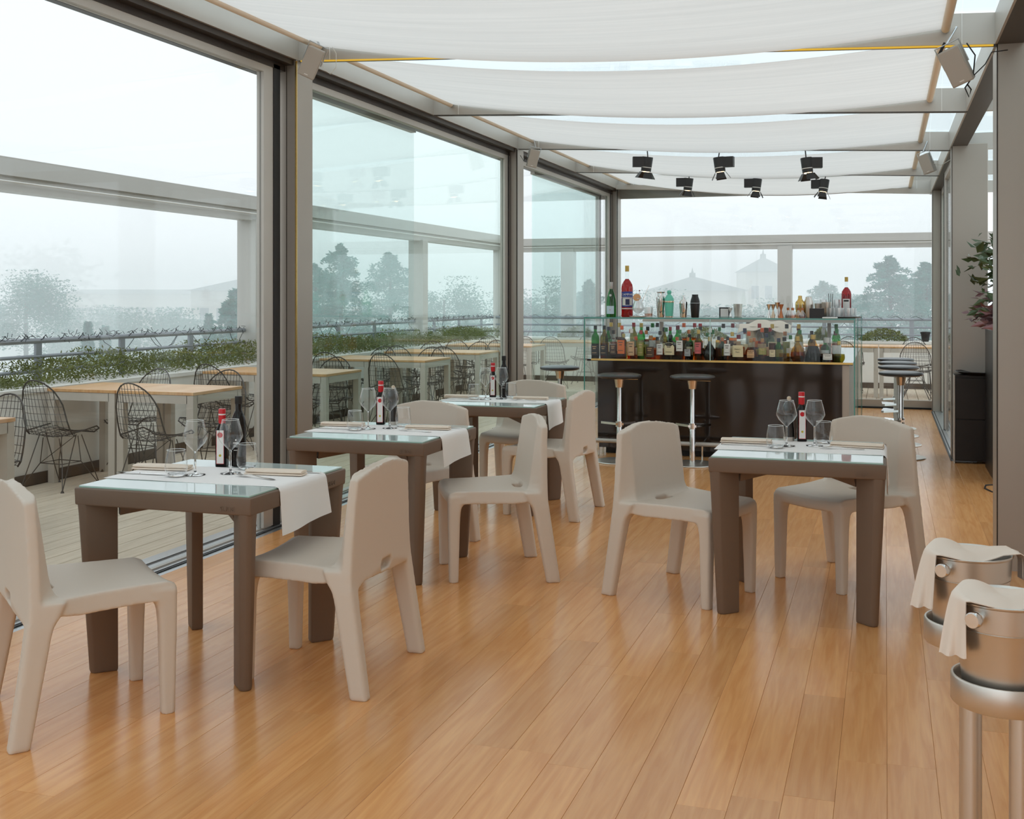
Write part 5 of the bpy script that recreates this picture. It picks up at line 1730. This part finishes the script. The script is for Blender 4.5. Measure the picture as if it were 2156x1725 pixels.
def bucket_set(x_, y_, rz, n1, n2, n3, seed, far):
    st = thing('bucket_stand', n1, 'bucket stand', (x_, y_, 0), rz, 'stainless bucket stands')
    MB().lathe([(.075, .575), (.108, .575), (.110, .578), (.110, .630), (.108, .634), (.104, .634), (.102, .630), (.100, .600), (.075, .595)], 40, caps=False).build('collar', M['brush'], st, .6)
    MB().lathe([(0, .588), (.10, .588), (.10, .594), (0, .594)], 40, caps=False).build('plate', M['brush'], st)
    MB().lathe([(0, 0), (.135, 0), (.138, .004), (.13, .014), (0, .018)], 36, caps=False).build('foot', M['brush'], st)
    if far:
        MB().cyl((0, 0, .012), (0, 0, .59), .024, 18).build('pole', M['brush'], st)
    for k in range(0 if far else 3):
        a = -PI / 2 + .3159 + .12 + k * 2 * PI / 3
        MB().cyl((.066 * math.cos(a), .066 * math.sin(a), .012), (.066 * math.cos(a), .066 * math.sin(a), .58), .0225, 18).build('pole', M['brush'], st)
    bk = thing('champagne_bucket', n2, 'bucket', (x_, y_, .5945), rz, 'stainless champagne buckets')
    MB().lathe([(0, 0), (.080, 0), (.084, .004), (.0985, .145), (.100, .150), (.098, .1505), (.0985, .153), (.1005, .1535), (.1035, .205), (.107, .208), (.1075, .211), (.105, .213), (.101, .208), (.096, .15), (.080, .01), (0, .01)], 48, caps=False).build('body', M['brush'], bk, .5)
    a = math.radians(238)
    for aa in (a, a + PI):
        q = Vector((math.cos(aa), math.sin(aa), 0))
        p0 = q * .1015 + Vector((0, 0, .184))
        mb = MB()
        mb.tube([p0, p0 + q * .008, p0 + q * .016, p0 + q * .020, p0 + q * .0201, p0 + q * .034, p0 + q * .037], .009, 20)
        me = mb.mesh('knob', .7)
        # widen the disc end
        for v in me.vertices:
            d = (v.co - p0).dot(q)
            if d > .0185:
                c0 = p0 + q * d
                v.co = c0 + (v.co - c0) * (1.95 if d < .035 else 1.7)
        link('knob', me, M['chrome'], bk)
    # cloth over the rim: a folded strip across the opening, one end hanging down at the side
    ctr = Vector((x_, y_, .5945 + .213))
    Lh, Lt, Lr = (.135, .225, .02) if not far else (.15, .225, .07)

    def f(u, v):
        s_ = u * (Lh + Lt + Lr)
        fold = math.sin(v * 11 + 1)
        if s_ < Lh:
            d = Lh - s_
            q = d / Lh
            xx = -.104 - .030 * (1 - v) * q ** .7 - (.010 * q if far else .0) + .004 * fold * q
            yy = -.055 + .075 * (1 - v) + .010 * fold * q
            return (xx, yy, .004 - d * (1 - .10 * v * q))
        s_ -= Lh
        if s_ < Lt:
            t_ = s_ / Lt
            e = min(1, t_ * 6)
            xx = -.104 + .218 * t_
            yb_, yf_ = .02 + .035 * e - .02 * t_, -.055 - .038 * math.sin(PI * min(1, t_ * 1.15 + .1))
            yy = yf_ + (yb_ - yf_) * (1 - v)
            zz = .004 + .016 * math.sin(PI * min(1, t_ * 2.2)) * (1 - v) * (1 if t_ < .4545 else 0) - .010 * math.sin(PI * t_) * v + .003 * math.sin(9 * v + 6 * t_) * math.sin(PI * t_)
            return (xx, yy, zz + .002)
        s_ -= Lt
        return (.116 + .012 * min(1, s_ / .02), -.055 + .055 * (1 - v) + .006 * fold, .004 - s_)
    o = link('service_cloth', grid_mesh(f, 60, 16, .002), M['towel'])
    o.location = ctr; o.rotation_euler = (0, 0, rz + .3159)
    tag(o, n3, 'cloth', 'beige cloths over the champagne buckets')


bucket_set(.247, 2.72, 0, 'stainless bucket stand with three poles in the lower right corner', 'stainless champagne bucket, the nearer one on the stand at lower right', 'beige cloth draped over the nearer champagne bucket', 1, False)
bucket_set(.205, 3.17, 0, 'stainless bucket stand, the farther one, half hidden at lower right', 'stainless champagne bucket, the farther one under a beige cloth', 'beige cloth draped over the farther champagne bucket', 2, True)

# ================================================================== BEYOND: haze, trees, buildings
CS, SN = .9505, .3107


def at(u, d, v=None):
    r = (u - 1078) / 2405
    xc = r * d
    x_ = xc * CS - d * SN; y_ = xc * SN + d * CS
    return (x_, y_, None if v is None else 1.466 + (625 - v) * d / 2405)


GZ = -14.0
struct(MB().box(-500, 500, -300, 500, GZ - 1, GZ).build('ground', M['ground'], smooth=False))


def crown_points(n, rx, rz_, seed, layers=0, cone=False):
    r = random.Random(seed)
    out = []
    if layers and not cone:
        # cedar: many drooping boughs around the trunk
        nb = 120
        boughs = []
        for k in range(nb):
            h = -1 + 2 * (k + r.random()) / nb
            rad = rx * (1.0 - .80 * max(0, h) ** 1.2) * r.uniform(.5, 1.08)
            if h > .9: rad *= .5
            boughs.append((h * rz_, r.uniform(0, 2 * PI), rad))
        while len(out) < n:
            z, a, rad = boughs[r.randrange(nb)]
            q = rad * r.random() ** .6
            wd = .10 + .28 * math.sin(PI * min(1, q / rad)) * .6
            a2 = a + r.gauss(0, wd)
            out.append((q * math.cos(a2), q * math.sin(a2), z + .16 * q * (1 - 1.4 * (q / rad) ** 2) - abs(r.gauss(0, rz_ * .05))))
        return out
    lobes = [(r.uniform(0, 2 * PI), r.uniform(-.75, .85), r.uniform(.30, .48)) for _ in range(22)]
    while len(out) < n:
        if cone:
            h = r.random()
            rad = rx * (1 - h) ** .9 * (.7 + .3 * (math.sin(h * layers * 2 * PI) * .5 + .5))
            a = r.uniform(0, 2 * PI); q = rad * r.random() ** .4
            out.append((q * math.cos(a), q * math.sin(a), -rz_ + 2 * rz_ * h - .12 * q))
        else:
            a, z, w_ = lobes[r.randrange(22)]
            q = (1 - z * z) ** .5 * .72
            g = [max(-1.7, min(1.7, r.gauss(0, 1))) * w_ * .5 for _ in range(3)]
            out.append(((q * math.cos(a) + g[0]) * rx, (q * math.sin(a) + g[1]) * rx, (z * .8 + g[2]) * rz_))
    return out


def tree(u, d, vtop, width_px, label, kind='round', vbot=None, seed=1, n=1500):
    x_, y_, zt = at(u, d, vtop)
    rx = width_px * d / 2405 / 2
    t = thing('distant_tree', label, 'tree', (x_, y_, GZ), 0, 'hazy trees beyond the terrace')
    ztop = zt - GZ
    crown_h = (vbot - vtop) * d / 2405 if vbot else rx * 1.8
    cz = ztop - crown_h / 2
    if kind == 'cedar': pts = crown_points(n, rx, crown_h / 2, seed, 7)
    elif kind == 'cone': pts = crown_points(n, rx, crown_h / 2, seed, 6, True)
    else: pts = crown_points(n, rx, crown_h / 2, seed)
    pts = [(a, b_, c_ + cz) for a, b_, c_ in pts]
    struct(leaf_cloud('foliage', pts, max(.16, rx * .05), M['tree'], t, seed, 1.8, .3), 'stuff')
    MB().cyl((0, 0, 0), (0, 0, cz + crown_h * .3), rx * .06 + .15, 8, r1=.08).build('trunk', M['bark'], t)
    return t


def bare_tree(u, d, vtop, label, seed, spread=1.0):
    x_, y_, zt = at(u, d, vtop)
    t = thing('bare_tree', label, 'tree', (x_, y_, GZ), 0, 'leafless trees beyond the terrace')
    H_ = zt - GZ
    r = random.Random(seed)
    mb = MB()

    def br(p, d_, L, rad, lev):
        q = p + d_ * L
        mid = p + d_ * L * .5 + Vector((r.uniform(-1, 1), r.uniform(-1, 1), 0)) * L * .06
        mb.tube([p, mid, q], rad, 4 if lev < 2 else 3, False, taper=rad * .6)
        if lev >= 5: return
        for _ in range(3 if lev < 4 else 2):
            nd = (d_ + Vector((r.gauss(0, .5), r.gauss(0, .5), r.uniform(-.05, .35))) * spread).normalized()
            br(p + d_ * L * r.uniform(.65, 1.0), nd, L * r.uniform(.6, .78), rad * .58, lev + 1)
    br(Vector((0, 0, H_ * .42)), Vector((0, 0, 1)), H_ * .17, H_ * .008, 0)
    struct(mb.build('branches', M['bark'], t, False), 'stuff')
    MB().cyl((0, 0, 0), (0, 0, H_ * .43), H_ * .014, 8, r1=H_ * .009).build('trunk', M['bark'], t)


TREES = [(55, 75, 575, 200, 'round', 780, 'broad hazy tree at the far left beyond the railing'), (195, 100, 645, 190, 'round', 800, 'hazy tree in front of the long building at left'), (340, 85, 636, 220, 'round', 800, 'wide hazy tree right of the long building'),
         (185, 52, 680, 34, 'cone', 760, 'small pointed conifer left of its twin above the railing'), (222, 54, 690, 32, 'cone', 760, 'small pointed conifer, right one of the pair above the railing'), (495, 46, 612, 110, 'cedar', 790, 'cedar with drooping branches beside the left pergola post'), (440, 50, 664, 60, 'cone', 780, 'bushy conifer left of the drooping cedar'),
         (718, 62, 516, 200, 'cedar', 800, 'tall dark cedar behind the middle pane'), (665, 66, 556, 180, 'cedar', 800, 'lower cedar left of the tall dark one'), (822, 78, 533, 240, 'cedar', 800, 'broad cedar right of the tall dark one'), (935, 82, 590, 170, 'round', 800, 'hazy tree between two posts behind the middle pane'), (1060, 90, 600, 200, 'round', 800, 'hazy tree mass behind the leafless forked tree'), (1150, 70, 580, 150, 'round', 800, 'hazy round tree left of the bar bottles'),
         (1240, 64, 590, 110, 'cedar', 780, 'cedar seen just left of the green bottle'), (1370, 90, 612, 170, 'round', 780, 'hazy trees behind the shakers on the bar'), (1500, 85, 640, 260, 'round', 780, 'low hazy trees under the hipped roof'), (1640, 95, 622, 130, 'round', 780, 'hazy tree at the foot of the square tower'), (1735, 80, 592, 170, 'cedar', 780, 'hazy cedar right of the far pergola post'), (1875, 58, 540, 200, 'cedar', 780, 'tall hazy cedar beside the right end column'), (1950, 62, 552, 170, 'cedar', 780, 'hazy cedar touching the right end column'), (1790, 76, 620, 150, 'round', 780, 'low hazy tree left of the tall cedar at right')]
for k, (u, d, vt, wpx, kd, vb, lb) in enumerate(TREES):
    tree(u, d, vt, wpx, lb, kd, vb, seed=k + 2, n=14000 if kd != 'cone' else 3000)
for k, (u, d, vt, lb) in enumerate(((1045, 40, 528, 'leafless tree with forked branches behind the middle pane'), (985, 48, 560, 'thin leafless tree left of the forked one'), (1180, 46, 535, 'leafless tree behind the pane left of the bar'), (1335, 50, 540, 'leafless tree behind the large red bottle'), (1385, 56, 560, 'leafless tree behind the steel shaker'), (30, 44, 690, 'leafless shrub tree at the far left under the railing'))):
    bare_tree(u, d, vt, lb, 31 + k, 1.15)


def building(u0, u1, d, vtop, veave, label, depth=12, roof='hip', nwin=6, rows=2, vw=640, finial=False):
    x0, y0, ze = at(u0, d, veave)
    x1, y1, zt = at(u1, d, vtop)
    wd = (u1 - u0) * d / 2405
    t = thing('distant_building', label, 'building', ((x0 + x1) / 2, (y0 + y1) / 2, GZ), .3159, 'hazy buildings beyond the park')
    he = ze - GZ; ht = zt - GZ
    h = wd / 2
    MB().box(-h * .94, h * .94, 0, depth, 0, he).build('wall', M['bldg'], t, False)
    rf = MB()
    rl = h * (.9 if roof == 'flat' else .25 if roof == 'hip' else 0.02)
    v = [rf.b.verts.new(p) for p in ((-h, -.6, he), (h, -.6, he), (h, depth + .6, he), (-h, depth + .6, he), (-rl, depth / 2, ht), (rl, depth / 2, ht))]
    for q in ((0, 1, 5, 4), (1, 2, 5), (2, 3, 4, 5), (3, 0, 4), (3, 2, 1, 0)):
        rf.face([v[i] for i in q])
    rf.build('roof', M['broof'], t, False)
    if finial:
        MB().box(-.3, .3, depth / 2 - .3, depth / 2 + .3, ht - .3, ht + .4).cyl((0, depth / 2, ht + .4), (0, depth / 2, ht + 1.0), .15, 6, r1=.02).build('finial', M['broof'], t, False)
    for r_i in range(rows):
        for i in range(nwin):
            cx_ = -h * .85 + 1.7 * h * (i + .5) / nwin
            zz = he - 2.4 - r_i * 3.4
            f_ = MB().box(cx_ - .6, cx_ + .6, -.08, .0, zz - 1.1, zz + .8).build('window', M['bldg'], t, False)
            MB().box(cx_ - .45, cx_ + .45, -.10, -.05, zz - .95, zz + .65).build('pane', M['bwin'], f_, False)
    return t


building(115, 410, 150, 609, 619, 'long pale hazy building with rows of windows far behind the left terrace', 14, 'flat', 12, 4)
building(395, 640, 115, 583, 612, 'hazy building with a hipped roof left of the steel column', 12, 'hip', 6, 2)
building(1385, 1575, 120, 580, 612, 'hazy building with low hipped roof and finial behind the bar', 14, 'pyr', 6, 2, finial=True)
building(1568, 1668, 140, 540, 572, 'hazy square tower with pointed roof beside the far post', 6, 'pyr', 3, 2, finial=True)

# haze: one homogeneous L-shaped body of mist beyond the terrace
hz = MB()
z0, z1 = -5.5, 6.5
poly = [(-9.5, -120), (-9.5, 24), (160, 24), (160, 260), (-260, 260), (-260, -120)]
v0 = [hz.b.verts.new((x_, y_, z0)) for x_, y_ in poly]
v1 = [hz.b.verts.new((x_, y_, z1)) for x_, y_ in poly]
hz.face(v1); hz.face(list(reversed(v0)))
for i in range(6):
    j = (i + 1) % 6
    hz.face([v0[i], v0[j], v1[j], v1[i]])
mh = bpy.data.materials.new('morning_mist')
mh.use_nodes = True
t_ = mh.node_tree
t_.nodes.clear()
ou = t_.nodes.new('ShaderNodeOutputMaterial')
vsn = t_.nodes.new('ShaderNodeVolumeScatter')
vsn.inputs['Color'].default_value = (.945, .99, .995, 1)
vsn.inputs['Density'].default_value = .012
vsn.inputs['Anisotropy'].default_value = 0
t_.links.new(vsn.outputs[0], ou.inputs['Volume'])
tag(hz.build('mist', mh, smooth=False), 'pale mist over the park beyond the terrace', 'mist', kind='stuff')
